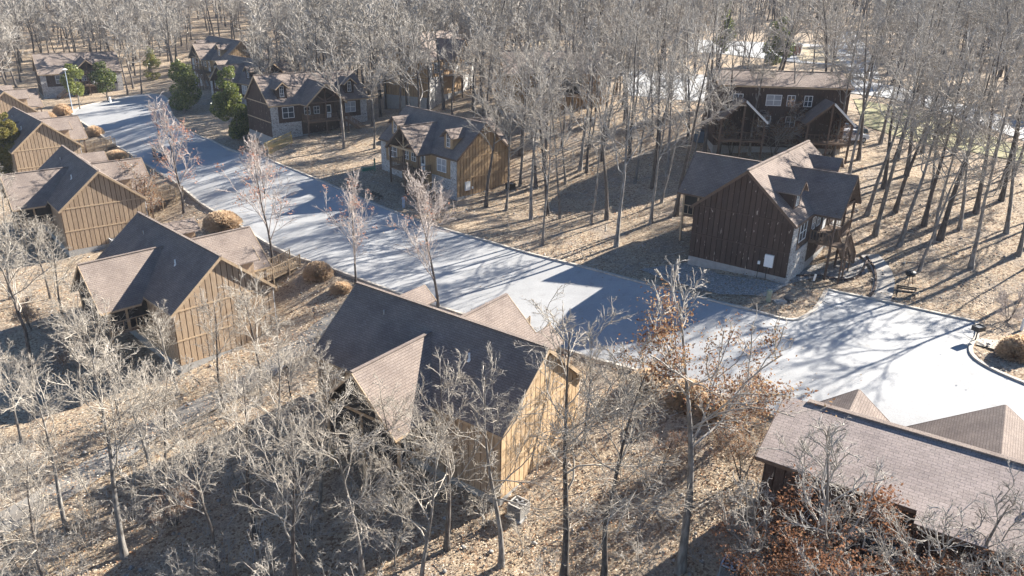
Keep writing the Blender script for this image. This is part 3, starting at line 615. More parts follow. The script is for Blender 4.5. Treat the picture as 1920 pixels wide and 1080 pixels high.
cabin('cabin', 'wide cabin facing the blind end of the road behind the yellow-green magnolia', *POSES['J'], wood='dark', vis=1, stairs='right', detail=1, dormers=False, fx=-1.0)
low_cabin()
LODGE = cabin('lodge', 'two storey dark lodge under the brown roof, behind the lone dark cabin', *POSES['K'], wood='dark', he=8.0, length=15.9, slope=.28, dormers=False, stairs=None, front=None, rear=False, front_stone=False, cat='lodge', group='two storey lodges', vis=1, vent=False)
cabin('lodge', 'brown lodge half hidden in bare trees in the middle distance', *POSES['Lc'], wood='amber', he=6.4, slope=.65, stairs=None, front='deck', dormers=False, cat='lodge', group='two storey lodges', vis=1, detail=1)
cabin('lodge', 'tall lodge with pale sunlit roof far behind the truss porch cabin', *POSES['M'], wood='amber', he=6.4, stairs=None, front='deck', dormers=False, cat='lodge', group='two storey lodges', vis=1, detail=1)
cabin('lodge', 'dark roofed lodge at top centre, farthest of all buildings', *POSES['N'], wood='dark', he=5, length=24, slope=.6, stairs=None, front='deck', dormers=False, cat='lodge', group='two storey lodges', vis=1, detail=1)
cabin('cabin', 'dark gabled cabin deep in the woods beyond the side road', *POSES['Q'], wood='dark', stairs=None, vis=1, detail=1)
bridge(POSES['B'], 4.9, .95, label='footbridge between the round tan shrub and the young maple by the road')
bridge(POSES['C'], 4.6, .5, label='footbridge behind the russet leaved tree, leading to the middle left cabin')
bridge(POSES['D'], 5.0, .6, label='footbridge by the kerb opposite the dark parked vehicle')
bridge(POSES['A'], 5.0, .9, label='footbridge hidden behind the big cabin roof in the centre')
bridge((22.12, 31.46, -23.2, -.57), 3.0, label='footbridge in front of the low pitched roof at right edge')
# porches of the lodge behind the lone cabin
def lodge_annex():
    t = LODGE
    for cx in (-5.0, 5.4):
        b = MB(); b.slab([(cx, 4.6, 6.7), (cx, 8.2, 6.7), (cx+2.9, 8.2, 4.1), (cx+2.9, 4.6, 4.1)], .16).slab([(cx, 4.6, 6.701), (cx-2.9, 4.6, 4.1), (cx-2.9, 8.2, 4.1), (cx, 8.2, 6.701)], .16)
        b.build('porch_roof', SH[1], t)
        for s in (1, -1): MB().beam((cx, 8.23, 6.58), (cx+s*2.95, 8.23, 3.98), .05, .24).build('rake_board', M_white if s < 0 else M_dtrim, t)  # one rake of each porch is white: its sunlight put into the colour
        for s in (-2.6, 0, 2.6): MB().box(cx+s-.1, cx+s+.1, 7.9, 8.1, -2, 4.2 if s else 6.3).build('post', M_dtrim, t)
        MB().box(cx-2.8, cx+2.8, 4.6, 8.1, 1.6, 1.8).build('deck', M_deck, t); railing(t, (cx-2.7, 8.0, 1.8), (cx+2.7, 8.0, 1.8), M_deck, step=.5)
    for cx, z0, hw_ in ((1.2, 5.6, .95), (-.9, 5.6, .5), (-3., 5.6, .5), (2.0, 3.0, .75), (-1.2, 3.0, .6), (5.6, 5.6, .6)): win(t, cx, 4.55, z0, z0+1.35, hw_, blind=cx == 1.2)
lodge_annex()

# ------------------------------------------------------------------ trees
def ortho(d):
    a = Vector((0, 0, 1)) if abs(d.z) < .9 else Vector((1, 0, 0)); u = d.cross(a).normalized(); return u, d.cross(u)
class Tree:
    """recursive bare tree: polylines per level, turned into tapered tubes with numpy"""
    def __init__(s, seed, H, r0, fork=.38, spread=1., nl=(13, 7, 6, 4), lean=0., up=.25, wig=.12, top=1., rt=(.022, .012), maxr=None, shape='oak', stems=1, zmin=0):
        s.r = random.Random(seed); s.lv = [[] for _ in range(5)]; s.tips = []; s.nl = nl; s.up = up; s.wig = wig; s.rt = rt; s.H = H; s.spread = spread
        for k in range(stems):
            a = s.r.uniform(0, 6.28); tilt = lean if stems == 1 else s.r.uniform(.15, .45)
            d = Vector((math.sin(tilt)*math.cos(a), math.sin(tilt)*math.sin(a), math.cos(tilt)))
            pts, rad = s.line(Vector((0, 0, -.35)), d, H*(1 if k == 0 else s.r.uniform(.75, 1)), r0*(1 if stems == 1 else .7), s.rt[0], 10, .05 if shape != 'gnarl' else .12, .10)
            rad[0] *= 1.45; s.lv[0].append((pts, rad))
            n1 = nl[0] if stems == 1 else max(4, nl[0]//stems+2)
            for i in range(n1):
                t = fork+(1-fork)*((i+s.r.random()*.8)/n1)**.9; t = min(t, .985)
                p, dd, rr = s.at(pts, rad, t)
                rel = (t-fork)/(1-fork); ln = H*s.spread*(.42-.27*rel)*s.r.uniform(.7, 1.15)
                if shape == 'col': ln *= .75
                ang = (s.r.uniform(.75, 1.15)-.45*rel)*(.62 if shape == 'vase' else 1)
                s.branch(p, dd, ang, ln, min(rr*.52, .42*r0), 1)
    def line(s, p, d, ln, r0, r1, k, wig, up):
        pts = [p.copy()]; rad = [r0]; st = ln/(k-1); d = d.copy()
        for i in range(1, k):
            d = d+Vector((s.r.gauss(0, wig), s.r.gauss(0, wig), s.r.gauss(0, wig)+up*st*.3)); d.normalize(); p = p+d*st; pts.append(p); rad.append(r0+(r1-r0)*(i/(k-1))**.85)
        return pts, rad
    def at(s, pts, rad, t):
        f = t*(len(pts)-1); i = min(int(f), len(pts)-2); a = f-i
        return pts[i].lerp(pts[i+1], a), (pts[i+1]-pts[i]).normalized(), rad[i]*(1-a)+rad[i+1]*a
    def branch(s, p, d, ang, ln, r0, lev):
        u, v = ortho(d); a = s.r.uniform(0, 6.2832); dd = d*math.cos(ang)+(u*math.cos(a)+v*math.sin(a))*math.sin(ang)
        if dd.z < -.15: dd.z *= -.3; dd.normalize()
        k = (0, 7, 5, 4, 3)[lev]; rt = s.rt[0] if lev < 3 else s.rt[1]
        pts, rad = s.line(p, dd, ln, max(r0, rt), rt if lev < 4 else s.rt[1]*.7, k, s.wig*(1+.12*lev), s.up)
        s.lv[lev].append((pts, rad))
        if lev >= 1+len(s.nl)-1 or lev == 4:
            s.tips.append((pts[-1], dd)); return
        n_ = s.nl[lev]; n_ = max(2, int(n_*s.r.uniform(.7, 1.25)*min(1.3, .45+ln/(s.H*.28*s.spread*(.55, 1, .42, .2)[lev]) *.6)))
        for i in range(n_):
            t = .22+.78*(i+s.r.random()*.7)/n_; t = min(t, 1)
            q, d2, rr = s.at(pts, rad, t)
            s.branch(q, d2, s.r.uniform(.4, .9), ln*s.r.uniform(.38, .68)*(1.05-.45*t), rr*.52, lev+1)
    def tubes(s, levels, sides):
        V, F, o = [], [], 0
        for lv in levels:
            ns = sides[lv]; groups = {}
            for pts, rad in s.lv[lv]: groups.setdefault(len(pts), []).append((pts, rad))
            for k, L in groups.items():
                P = np.array([[tuple(q) for q in a[0]] for a in L]); Rr = np.array([a[1] for a in L])
                T = np.gradient(P, axis=1); T /= np.linalg.norm(T, axis=2, keepdims=True)+1e-9
                D0 = P[:, -1]-P[:, 0]; ref = np.where(np.abs(D0[:, 2:3]) > .8*np.linalg.norm(D0, axis=1, keepdims=True), [[1., 0, 0]], [[0, 0, 1.]])
                U = np.cross(T, ref[:, None, :]); U /= np.linalg.norm(U, axis=2, keepdims=True)+1e-9; W_ = np.cross(T, U)
                th = np.arange(ns)*2*math.pi/ns
                rings = P[:, :, None]+Rr[:, :, None, None]*(np.cos(th)[None, None, :, None]*U[:, :, None]+np.sin(th)[None, None, :, None]*W_[:, :, None])
                V.append(rings.reshape(-1, 3)); B = len(L)
                base = o+(np.arange(B)[:, None, None]*k+np.arange(k-1)[None, :, None])*ns
                j = np.arange(ns)[None, None]; j2 = (j+1) % ns
                F.append(np.stack([base+j, base+j2, base+ns+j2, base+ns+j], -1).reshape(-1, 4)); o += B*k*ns
        return np.concatenate(V), np.concatenate(F)
    def meshes(s, nm, bark, twig):
        v, f = s.tubes([0], {0: 8}); tm = np_mesh('trunk', v, f, bark, smooth=True)
        lv = [i for i in range(1, 5) if s.lv[i]]
        v, f = s.tubes(lv, {1: 5, 2: 4, 3: 3, 4: 3}); cm = np_mesh('crown', v, f, twig)
        return tm, cm
    def leaves(s, n_, size, mats, zlo=0, zhi=1, spread=.25, clump=5, seed=0):
        g = np.random.default_rng(seed); tips = [t for t in s.tips if zlo*s.H <= t[0].z <= zhi*s.H]
        if not tips: tips = s.tips
        P = np.array([tuple(t[0]) for t in tips]); cs = g.integers(0, len(P), max(1, n_//clump)); C0 = np.repeat(P[cs], clump, 0); C0 = C0+g.normal(0, spread*.6, C0.shape)
        return leafquads('leaves', C0, size, mats, g)
def leafquads(name, C0, size, mats, g):
    n_ = len(C0); a = g.normal(size=(n_, 3)); a /= np.linalg.norm(a, axis=1, keepdims=True); b_ = g.normal(size=(n_, 3)); b_ = np.cross(a, b_); b_ /= np.linalg.norm(b_, axis=1, keepdims=True)+1e-9
    sz = (size*g.uniform(.6, 1.4, n_))[:, None]
    V = np.stack([C0-a*sz, C0-b_*sz*.55+a*sz*.1, C0+a*sz, C0+b_*sz*.55+a*sz*.1], 1)
    V[:, 1] += np.cross(a, b_)*sz*.25; V[:, 3] += np.cross(a, b_)*sz*.25
    mats = mats if isinstance(mats, list) else [mats]
    return np_mesh(name, V.reshape(-1, 3), np.arange(n_*4).reshape(-1, 4), mats, g.integers(0, len(mats), n_) if len(mats) > 1 else None)
TPL = {}
def tpl(key, t, bark, twig, leaf=None):
    tm, cm = t.meshes(key, bark, twig); TPL[key] = (tm, cm, leaf, t.H)
for i, (sd, H, r0) in enumerate(((1, 13, .2), (2, 14.5, .22), (3, 12, .17), (4, 13.5, .2))):   # close, dense
    tpl('near%d' % i, Tree(sd, H, r0, fork=.38, spread=1.0, nl=(12, 7, 6, 4), up=.18, wig=.17, rt=(.018, .0095)), M_bark if i in (0, 3) else M_barkd, M_twign)
for i, (sd, H, r0) in enumerate(((11, 17, .24), (12, 18, .26), (13, 16, .2), (14, 17.5, .3), (15, 15, .16))):   # forest grown
    tpl('mid%d' % i, Tree(sd, H, r0, fork=.42, spread=.9, nl=(10, 6, 5, 3), up=.26, wig=.15, rt=(.03, .016)), M_barkd if i % 2 else M_bark, M_twig)
for i, (sd, H, r0) in enumerate(((21, 17, .24), (22, 16, .22), (23, 18, .26))):   # far
    tpl('far%d' % i, Tree(sd, H, r0, fork=.33, spread=1.0, nl=(12, 8, 5), up=.3, wig=.13, rt=(.055, .03)), M_barkd, M_twig)
q = Tree(31, 12.5, .22, fork=.42, spread=1.05, nl=(9, 6, 5, 3), up=.2, wig=.17, rt=(.028, .014)); tpl('oak', q, M_bark, M_twig, q.leaves(4300, .062, [M_tanleaf, M_russet], .3, .93, .34, 12, 1))
q = Tree(32, 8.0, .2, fork=.3, spread=1.2, nl=(11, 6, 6, 4), up=.2, wig=.2, rt=(.017, .010), shape='gnarl'); tpl('gnarled', q, M_bark, M_twig, q.leaves(4600, .055, [M_russet], 0, .66, .4, 9, 2))
for i in range(3):
    q = Tree(40+i, 8.5, .11, fork=.2, spread=1.25, nl=(15, 6, 5, 3), up=.4, wig=.1, rt=(.016, .009), shape='vase'); tpl('maple%d' % i, q, M_barkd, M_twigp, q.leaves((520, 360, 110)[i], .075, [M_pinkleaf], .25, 1, .3, 10, i) if i < 3 else None)
q = Tree(50, 4.2, .07, fork=.04, spread=1.25, nl=(9, 7, 6, 4), up=.3, wig=.16, rt=(.014, .009), stems=6); tpl('shrubtree', q, M_barkd, M_twigp)
q = Tree(51, 6.5, .08, fork=.12, spread=.8, nl=(12, 7, 5, 3), up=.3, wig=.2, rt=(.018, .010)); tpl('sapling', q, M_bark, M_twign)
q = Tree(52, 6.0, .09, fork=.1, spread=1.1, nl=(12, 8, 5, 3), up=.2, wig=.2, rt=(.02, .010), stems=3); tpl('russet_sapling', q, M_barkd, M_twig, q.leaves(3800, .055, [M_tanleaf, M_russet, M_russet], 0, 1, .3, 8, 5))
TREEN = 0; USED = []
def tree(key, p, label, h=None, rot=None, group=None, name='bare_tree', cat='tree', lean=None):
    global TREEN
    tm, cm, lf, H = TPL[key]; s_ = (h or H)/H
    t = thing(name, label, cat, (p[0], p[1], p[2] if len(p) > 2 else h1(p[0], p[1])), rnd.uniform(0, 6.28) if rot is None else rot, group)
    t.scale = (s_*rnd.uniform(.92, 1.08), s_*rnd.uniform(.92, 1.08), s_)
    if lean: t.rotation_euler = (lean[0], lean[1], t.rotation_euler[2])
    obj('trunk', tm, t); obj('crown', cm, t)
    if lf: obj('leaves', lf, t)
    TREEN += 1; USED.append((p[0], p[1])); return t
def top_h(base, ytop):   # height that puts a tree's tip on the photographed height
    lo, hi = 1., 40.
    for _ in range(30):
        m_ = (lo+hi)/2
        if to_px(Vector((base.x, base.y, base.z+m_)))[1] > ytop: lo = m_
        else: hi = m_
    return lo
# foreground trees: (kind, foot, top row, label)
FG = [('near1', (1058, 1085), 600, 'tall bare tree standing in front of the tan board gable wall'),
      ('near2', (1133, 1085), 660, 'slim dark forked tree just right of the tan gable wall'),
      ('oak', (1275, 1070), 560, 'oak with dry orange leaves in front of the pale road'),
      ('near0', (233, 1045), 640, 'pale straight tree crossing the shaded forest lane'),
      ('near3', (128, 1000), 690, 'bare tree at lower left beside the pale straight trunk'),
      ('near2', (325, 960), 700, 'bare tree with tan leaves round its foot beside the lane'),
      ('near0', (298, 930), 660, 'bare tree leaning over the lane left of the leafy foot tree'),
      ('near1', (838, 1030), 700, 'pale leaning tree in front of the rear porch of the nearest cabin'),
      ('near3', (520, 900), 620, 'bare tree between the two left cabins above the lane'),
      ('near2', (745, 960), 720, 'bare tree whose crown overlaps the dark slope of the nearest cabin'),
      ('near3', (940, 1060), 700, 'bare tree at the bottom just left of the air conditioner'),
      ('near0', (600, 960), 690, 'bare tree in the shade left of the nearest cabin'),
      ('near1', (480, 1010), 700, 'bare tree in deep shade at the bottom left of centre'),
      ('near3', (680, 1075), 760, 'bare tree at the bottom edge under the tan porch roof'),
      ('near2', (410, 1075), 790, 'bare tree at the bottom edge right of the sunlit leaf patch'),
      ('near0', (30, 1075), 800, 'bare tree in the bottom left corner'),
      ('near1', (560, 1120), 800, 'bare tree rising from below the bottom edge near the centre left'),
      ('near2', (100, 1130), 850, 'bare tree rising from below the bottom left corner'),
      ('near3', (790, 1130), 800, 'bare tree rising from below the bottom edge near the porch'),
      ('near1', (420, 770), 560, 'bare tree before the board gable of the left cabin'),
      ('near0', (335, 740), 570, 'bare tree at the corner of the left cabin rear porch'),
      ('near2', (490, 755), 530, 'bare tree right of the left cabin board gable'),
      ('near3', (205, 690), 545, 'bare tree beside the rear porch of the left cabin'),
      ('near1', (130, 640), 430, 'bare tree behind the left cabin next to the cedar slope'),
      ('near2', (60, 700), 420, 'pale bare tree near the left edge above the lane'),
      ('near0', (150, 760), 540, 'bare tree above the lane left of the left cabin'),
      ('near3', (40, 830), 650, 'bare tree by the left edge beyond the lane'),
      ('near1', (230, 830), 590, 'bare tree at the upper side of the lane'),
      ('near0', (20, 560), 330, 'bare tree at the left edge below the third cabin'),
      ('near2', (95, 560), 400, 'bare tree under the eave of the third cabin'),
      ('near3', (625, 830), 680, 'bare tree at the dark rear corner of the nearest cabin'),
      ('near2', (560, 830), 640, 'bare tree in the gap between the left and the nearest cabin'),
      ('near0', (1095, 830), 640, 'bare tree beside the right end of the tan gable wall'),
      ]
for k, f, yt, lb in FG:
    b = gp(*f); tree(k, b, lb, h=min(17, max(7, top_h(b, yt))))
for f, h_, lb in (((1548, 1195), 11.8, 'gnarled pale oak reaching up over the low pitched roof'), ((1400, 1140), 8.2, 'gnarled oak at the left corner of the low pitched cabin, at the bottom'), ((1850, 1330), 9.5, 'gnarled russet oak at the bottom right corner'), ((1650, 1215), 9.2, 'gnarled russet oak close under the eave notch of the low pitched roof'), ((1480, 1230), 8.5, 'gnarled oak beside the second air conditioner at the bottom'), ((1745, 1260), 9.4, 'gnarled oak against the dark wall near the bottom right corner')):
    tree('gnarled', gp(*f), lb, h=h_, name='oak_tree')
for f, h_, lb in (((1500, 1150), 5.6, 'russet sapling against the dark wall of the low pitched cabin'), ((1600, 1190), 5.6, 'russet sapling under the eave of the low pitched cabin'), ((1700, 1230), 6, 'russet sapling below the roof notch at lower right'), ((1800, 1280), 6, 'russet sapling at the bottom right edge of the wall')):
    tree('russet_sapling', gp(*f), lb, h=h_, name='russet_tree')
for f, h_, lb in (((330, 985), 3.2, 'low sapling with tan leaves at the foot of a bare tree'), ((245, 560), 5, 'leafy russet sapling below the rear porch of the left cabin'), ((268, 425), 9.0, 'russet leaved tree beside the gable of the third cabin'), ((225, 440), 7.5, 'dry leaved tree against the boards of the third cabin'),
                  ((1365, 830), 5.0, 'russet sapling at the left end of the low pitched roof'), ((1390, 900), 4.5, 'tan leaved sapling next to the low pitched cabin wall'), ((150, 690), 4.5, 'tan leaved sapling between the lane and the left cabin'), ((700, 860), 3.5, 'orange leaved sapling under the rear porch of the nearest cabin'), ((1240, 880), 3.2, 'tan leaved sapling left of the orange oak'),
                  ((1370, 290), 6, 'russet sapling in front of the dark lodge, left one'), ((1450, 290), 7, 'russet sapling in front of the dark lodge, middle one'), ((1555, 290), 6.5, 'russet sapling in front of the dark lodge, right one'), ((60, 620), 4, 'leafy sapling near the left edge below the cedar')):
    tree('russet_sapling', gp(*f), lb, h=h_, name='russet_tree')
for k, f, yt, lb in (('maple0', (345, 400), 205, 'young maple with pinkish leaves by the parked dark vehicle'), ('maple1', (511, 492), 285, 'young maple with faded red leaves at the kerb by the tan shrub'), ('maple1', (667, 532), 345, 'young bare maple at the kerb left of the nearest cabin ridge'),
                     ('maple2', (822, 577), 345, 'young maple rising behind the ridge of the nearest cabin'), ('maple1', (497, 372), 262, 'young maple with pale red twigs at the far kerb'), ('maple0', (300, 262), 195, 'young red maple nearest the blind end of the road')):
    b = gp(*f); tree(k, b, lb, h=top_h(b, yt), name='maple_tree')
tree('shrubtree', gp(815, 412), 'pale many stemmed shrub in front of the truss porch cabin', h=4.4, name='bare_shrub', cat='shrub')
tree('shrubtree', gp(1890, 600), 'bare shrub by the tan shrub at the right edge', h=3.2, name='bare_shrub', cat='shrub')
for f, h_, lb in (((1180, 790), 4.5, 'bare shrub against the pale road left of the orange oak'), ((1110, 800), 4.2, 'bare shrub at the far corner of the tan gable wall'), ((905, 990), 5, 'thin grey sapling at the left foot of the tan gable wall'), ((800, 960), 4.5, 'thin sapling under the nearest cabin eave'), ((660, 1000), 4.5, 'thin sapling in the dark shade at the bottom'), ((540, 1000), 5, 'thin sapling in the shade left of the nearest cabin'),
                  ((440, 900), 5, 'thin sapling beside the lane in shade'), ((330, 830), 4.5, 'thin sapling over the lane'), ((120, 880), 4.5, 'thin sapling left of the lane bend'), ((1400, 1000), 4, 'thin sapling by the low pitched cabin corner'), ((620, 690), 4, 'thin sapling by the lane behind the nearest cabin'), ((740, 1060), 4.5, 'thin sapling at the bottom below the rear porch'), ((180, 960), 4.5, 'thin sapling on the sunny leaf patch'), ((980, 1040), 3, 'thin sapling beside the air conditioner')):
    tree('sapling', gp(*f), lb, h=h_, name='sapling')
# trees of the open wood on the right: feet read off the photograph
WD = [(911, 388), (949, 395), (996, 412), (1017, 460), (1026, 403), (1050, 410), (1108, 420), (1155, 463), (1138, 412), (1220, 420), (1267, 403), (1625, 403), (1640, 442), (1685, 462), (1678, 398), (1732, 423), (1750, 455), (1762, 450), (1820, 503), (1887, 438), (1877, 377),
      (1592, 330), (1657, 353), (1728, 287), (1747, 353), (1787, 290), (1863, 307), (1873, 353), (702, 278), (645, 278), (1087, 320), (1100, 323), (832, 205), (1223, 353), (1060, 345), (1190, 345), (1005, 350), (975, 350), (1250, 330), (1130, 300), (1180, 300), (1235, 290), (1290, 270), (1800, 430), (1700, 330), (1830, 400), (1910, 480), (1240, 380), (1290, 330), (1320, 300), (1610, 300), (1680, 300), (1900, 330), (1710, 250), (1650, 270)]
mids = ['mid0', 'mid1', 'mid2', 'mid3', 'mid4']
def nth(n_): return ['first', 'second', 'third', 'fourth', 'fifth', 'sixth', 'seventh', 'eighth', 'ninth', 'tenth', 'eleventh', 'twelfth', 'thirteenth', 'fourteenth', 'fifteenth', 'sixteenth', 'seventeenth', 'eighteenth', 'nineteenth', 'twentieth'][n_] if n_ < 20 else 'last'
ZN = {}
for f in WD:
    zn = ('at the front of the wood left of lone cabin' if f[1] > 370 else 'deeper in the wood left of lone cabin') if f[0] < 1290 else ('at the front of the wood right of lone cabin' if f[1] > 370 else 'in the wood between lone cabin and side road')
    ZN.setdefault(zn, []).append(f)
for zn, l in ZN.items():
    for i, f in enumerate(sorted(l)):
        b = gp(*f); k = mids[rnd.randrange(5)]
        tree(k, b, nth(i)+' bare oak from the left '+zn, h=TPL[k][3]*rnd.uniform(.85, 1.08), group='tall bare oaks of the open wood')
for k_, f, h_, lb in (('mid2', (1405, 292), 15, 'bare oak standing before the left porch of the dark lodge'), ('mid4', (1478, 288), 16, 'bare oak standing before the middle of the dark lodge'), ('mid0', (1560, 300), 15, 'bare oak standing before the right porch of the dark lodge'), ('mid3', (1345, 295), 15, 'bare oak at the left corner of the dark lodge')): tree(k_, gp(*f), lb, h=h_)
for f, h_, lb in (((240, 178), 15, 'tall bare tree right of the blind end cabin'), ((266, 176), 14, 'second tall bare tree right of the blind end cabin')): tree('mid1', gp(*f), lb, h=h_)
# random fill of the woods
BLK = [(p[0], p[1], 9.5 if k not in 'KN' else 12) for k, p in POSES.items()]
EVG = [gp(*f) for f in ((352, 205), (445, 250), (150, 204), (203, 190), (1455, 122), (288, 150), (1357, 100))]
def free(x, y, dmin):
    for bx, by, r_ in BLK:
        if (x-bx)**2+(y-by)**2 < r_*r_: return False
    for q in USED:
        if (x-q[0])**2+(y-q[1])**2 < dmin*dmin: return False
    return True
g = random.Random(99); RP = [SINK[i] for i in range(len(SINK))]
cand = []
for _ in range(26000):
    y = g.uniform(62, 430)**1.0; x = g.uniform(-.78, .78)*y
    cand.append((x, y))
ca = np.array(cand); bad = np.zeros(len(ca), bool)
for Q in (SINK[:3]+SINK[5:]):
    bad |= inside(ca, Q)
# keep a verge around the road clear
for dx_, dy_ in ((2.5, 0), (-2.5, 0), (0, 2.5), (0, -2.5)): bad |= inside(ca+[dx_, dy_], SINK[0])
grid = {}
def gfree(x, y, dm):
    c = (int(x//8), int(y//8))
    for i in (-1, 0, 1):
        for j in (-1, 0, 1):
            for q in grid.get((c[0]+i, c[1]+j), ()):
                if (x-q[0])**2+(y-q[1])**2 < dm*dm: return False
    grid.setdefault(c, []).append((x, y)); return True
for q in USED: grid.setdefault((int(q[0]//8), int(q[1]//8)), []).append(q)
WOOD = []
for (x, y), b_ in zip(cand, bad):
    if b_: continue
    if any((x-bx)**2+(y-by)**2 < r_*r_ for bx, by, r_ in BLK): continue
    if any((x-q.x)**2+(y-q.y)**2 < 36 or (abs(x-q.x*y/q.y) < 5 and -16 < y-q.y < 0) for q in EVG): continue
    z_ = h1(x, y); px, py, d = to_px(Vector((x, y, z_)))
    if not (-150 < px < 2070): continue
    # open ground seen in the photograph
    if 470 < px < 740 and 240 < py < 400: continue
    if px < 420 and py > 190: continue
    if py > 330 and px < 1250: continue
    if 1150 < px < 1620 and 330 < py: continue
    if 1580 < px and 330 < py and g.random() < .85: continue
    if 1040 < px < 1200 and 55 < py < 175 and g.random() < .8: continue
    if 130 < px < 420 and 160 < py < 200 and g.random() < .8: continue
    if 1350 < px < 1640 and 55 < py < 140: continue
    if 335 < px < 490 and 95 < py < 270: continue
    if 490 < px < 560 and 120 < py < 260 and g.random() < .8: continue
    if 780 < px < 885 and 150 < py < 290 and g.random() < .8: continue
    if 920 < px < 1140 and 215 < py < 330 and g.random() < .7: continue
    if 40 < px < 245 and 140 < py: continue
    if 1560 < px < 1930 and 150 < py < 330 and g.random() < .62: continue
    if 1320 < px < 1600 and 250 < py < 330: continue
    dm = 4.0 if y < 130 else (4.2 if y < 220 else 5.5)
    if px > 1250 and 120 < py < 330: dm = 6.0
    if not gfree(x, y, dm): continue
    WOOD.append((x, y, z_, px, py, d))
WOOD.sort(key=lambda q: q[5])
NI = max(0, 292-TREEN)
for x, y, z_, px, py, d in WOOD[:NI]:
    k = mids[g.randrange(5)] if d < 118 else 'far%d' % g.randrange(3)
    zone = ('woods left of the truss porch cabin' if px < 760 else 'woods behind the truss porch cabin') if px < 1000 else ('woods around the half hidden lodge' if px < 1320 else 'woods beyond the lone dark cabin')
    tree(k, (x, y, z_), 'bare grey tree among the '+zone, h=TPL[k][3]*g.uniform(.8, 1.1), group='bare trees of the '+zone)
rest = WOOD[NI:]
print('trees', TREEN, 'rest', len(rest))
def gn_wood(rest):
    me = D.meshes.new('woods'); me.from_pydata([(q[0], q[1], q[2]-.1) for q in rest], [], [])
    a = me.attributes.new('pick', 'INT', 'POINT'); a.data.foreach_set('value', [g.randrange(3) for _ in rest])
    a = me.attributes.new('size', 'FLOAT', 'POINT'); a.data.foreach_set('value', [g.uniform(.8, 1.15) for _ in rest])
    a = me.attributes.new('turn', 'FLOAT', 'POINT'); a.data.foreach_set('value', [g.uniform(0, 6.28) for _ in rest])
    o = obj('woods', me, label='dense grey leafless woods filling the slope behind all the cabins', category='woods', kind='stuff')
    ng = D.node_groups.new('woods', 'GeometryNodeTree'); ng.interface.new_socket('Geometry', in_out='INPUT', socket_type='NodeSocketGeometry'); ng.interface.new_socket('Geometry', in_out='OUTPUT', socket_type='NodeSocketGeometry')
    N, L = ng.nodes, ng.links; gi = N.new('NodeGroupInput'); go = N.new('NodeGroupOutput'); ip = N.new('GeometryNodeInstanceOnPoints'); ip.inputs['Pick Instance'].default_value = True
    ja = N.new('GeometryNodeJoinGeometry'); src = []
    for k in range(2, -1, -1):
        j = N.new('GeometryNodeJoinGeometry')
        for part in (0, 1):
            ob = next(q for q in D.objects if q.data == TPL['far%d' % k][part]); oi = N.new('GeometryNodeObjectInfo'); oi.inputs['Object'].default_value = ob; oi.transform_space = 'ORIGINAL'; L.new(oi.outputs['Geometry'], j.inputs[0])
        gt = N.new('GeometryNodeGeometryToInstance'); L.new(j.outputs[0], gt.inputs[0]); L.new(gt.outputs[0], ja.inputs[0])
    L.new(gi.outputs[0], ip.inputs['Points']); L.new(ja.outputs[0], ip.inputs['Instance'])
    def na(nm, ty):
        q = N.new('GeometryNodeInputNamedAttribute'); q.data_type = ty; q.inputs[0].default_value = nm; return q.outputs[0]
    L.new(na('pick', 'INT'), ip.inputs['Instance Index']); L.new(na('size', 'FLOAT'), ip.inputs['Scale'])
    cx = N.new('ShaderNodeCombineXYZ'); L.new(na('turn', 'FLOAT'), cx.inputs[2]); L.new(cx.outputs[0], ip.inputs['Rotation']); L.new(ip.outputs[0], go.inputs[0])
    md = o.modifiers.new('woods', 'NODES'); md.node_group = ng
gn_wood(rest)

# ------------------------------------------------------------------ evergreens, shrubs
def blob_pts(g_, n_, lobes, shell=.55):
    """points scattered through a crown made of overlapping uneven lobes (x, y, z, r)"""
    L3 = np.array(lobes); pr = L3[:, 3]**2; k = g_.choice(len(L3), n_, p=pr/pr.sum()); d = g_.normal(size=(n_, 3)); d /= np.linalg.norm(d, axis=1, keepdims=True)
    rr = shell+(1-shell)*g_.random(n_)**.5
    return L3[k, :3]+d*(L3[k, 3]*rr)[:, None]
def evergreen(name, label, p, h_, r_, mats, n_=5000, size=.14, seed=1, trunk=1.2, cone=.5, cat='tree'):
    g_ = np.random.default_rng(seed); t = thing(name, label, cat, tuple(p))
    lobes = []
    for i in range(26):
        z_ = trunk+(h_-trunk)*g_.random()**.9; f = (z_-trunk)/(h_-trunk); rad = r_*(1-cone*f)*(1 if f > .12 else .7)*math.sqrt(max(.1, 1-max(0, f-.7)*2.2)); a = g_.uniform(0, 6.28); o_ = rad*g_.uniform(.2, .75)
        lobes.append((math.cos(a)*o_, math.sin(a)*o_, z_, rad*g_.uniform(.25, .48)))
    obj('crown', leafquads('crown', blob_pts(g_, n_, lobes), size, mats, g_), t)
    tr_ = Tree(seed+60, h_*.9, max(.07, h_*.018), fork=.15, spread=.55, nl=(12, 4), up=.4, wig=.1, rt=(.03, .02)); v, f = tr_.tubes([0, 1], {0: 7, 1: 4}); obj('trunk', np_mesh('trunk', v, f, M_bark, smooth=True), t)
    USED.append((p[0], p[1])); return t
evergreen('magnolia_tree', 'glossy magnolia with sunlit yellow-green top left of the white-windowed cabin', gp(350, 208), 9.5, 4.0, [M_mag, M_mag, M_magd], 9500, .17, 1, .6, .4)
evergreen('magnolia_tree', 'dark tall magnolia against the wall of the yellow-railed cabin', gp(443, 262), 11.6, 3.9, [M_mag, M_mag, M_magd], 11000, .17, 2, .9, .42)
evergreen('magnolia_tree', 'small yellow-green magnolia beside the lamp post', gp(150, 204), 8.6, 3.0, [M_mag], 3600, .17, 3, 3.2, .35)
evergreen('magnolia_tree', 'dark green magnolia right of the small yellow-green one', gp(203, 190), 8, 3.4, [M_magd, M_mag, M_magd], 4200, .17, 4, 2.2, .35)
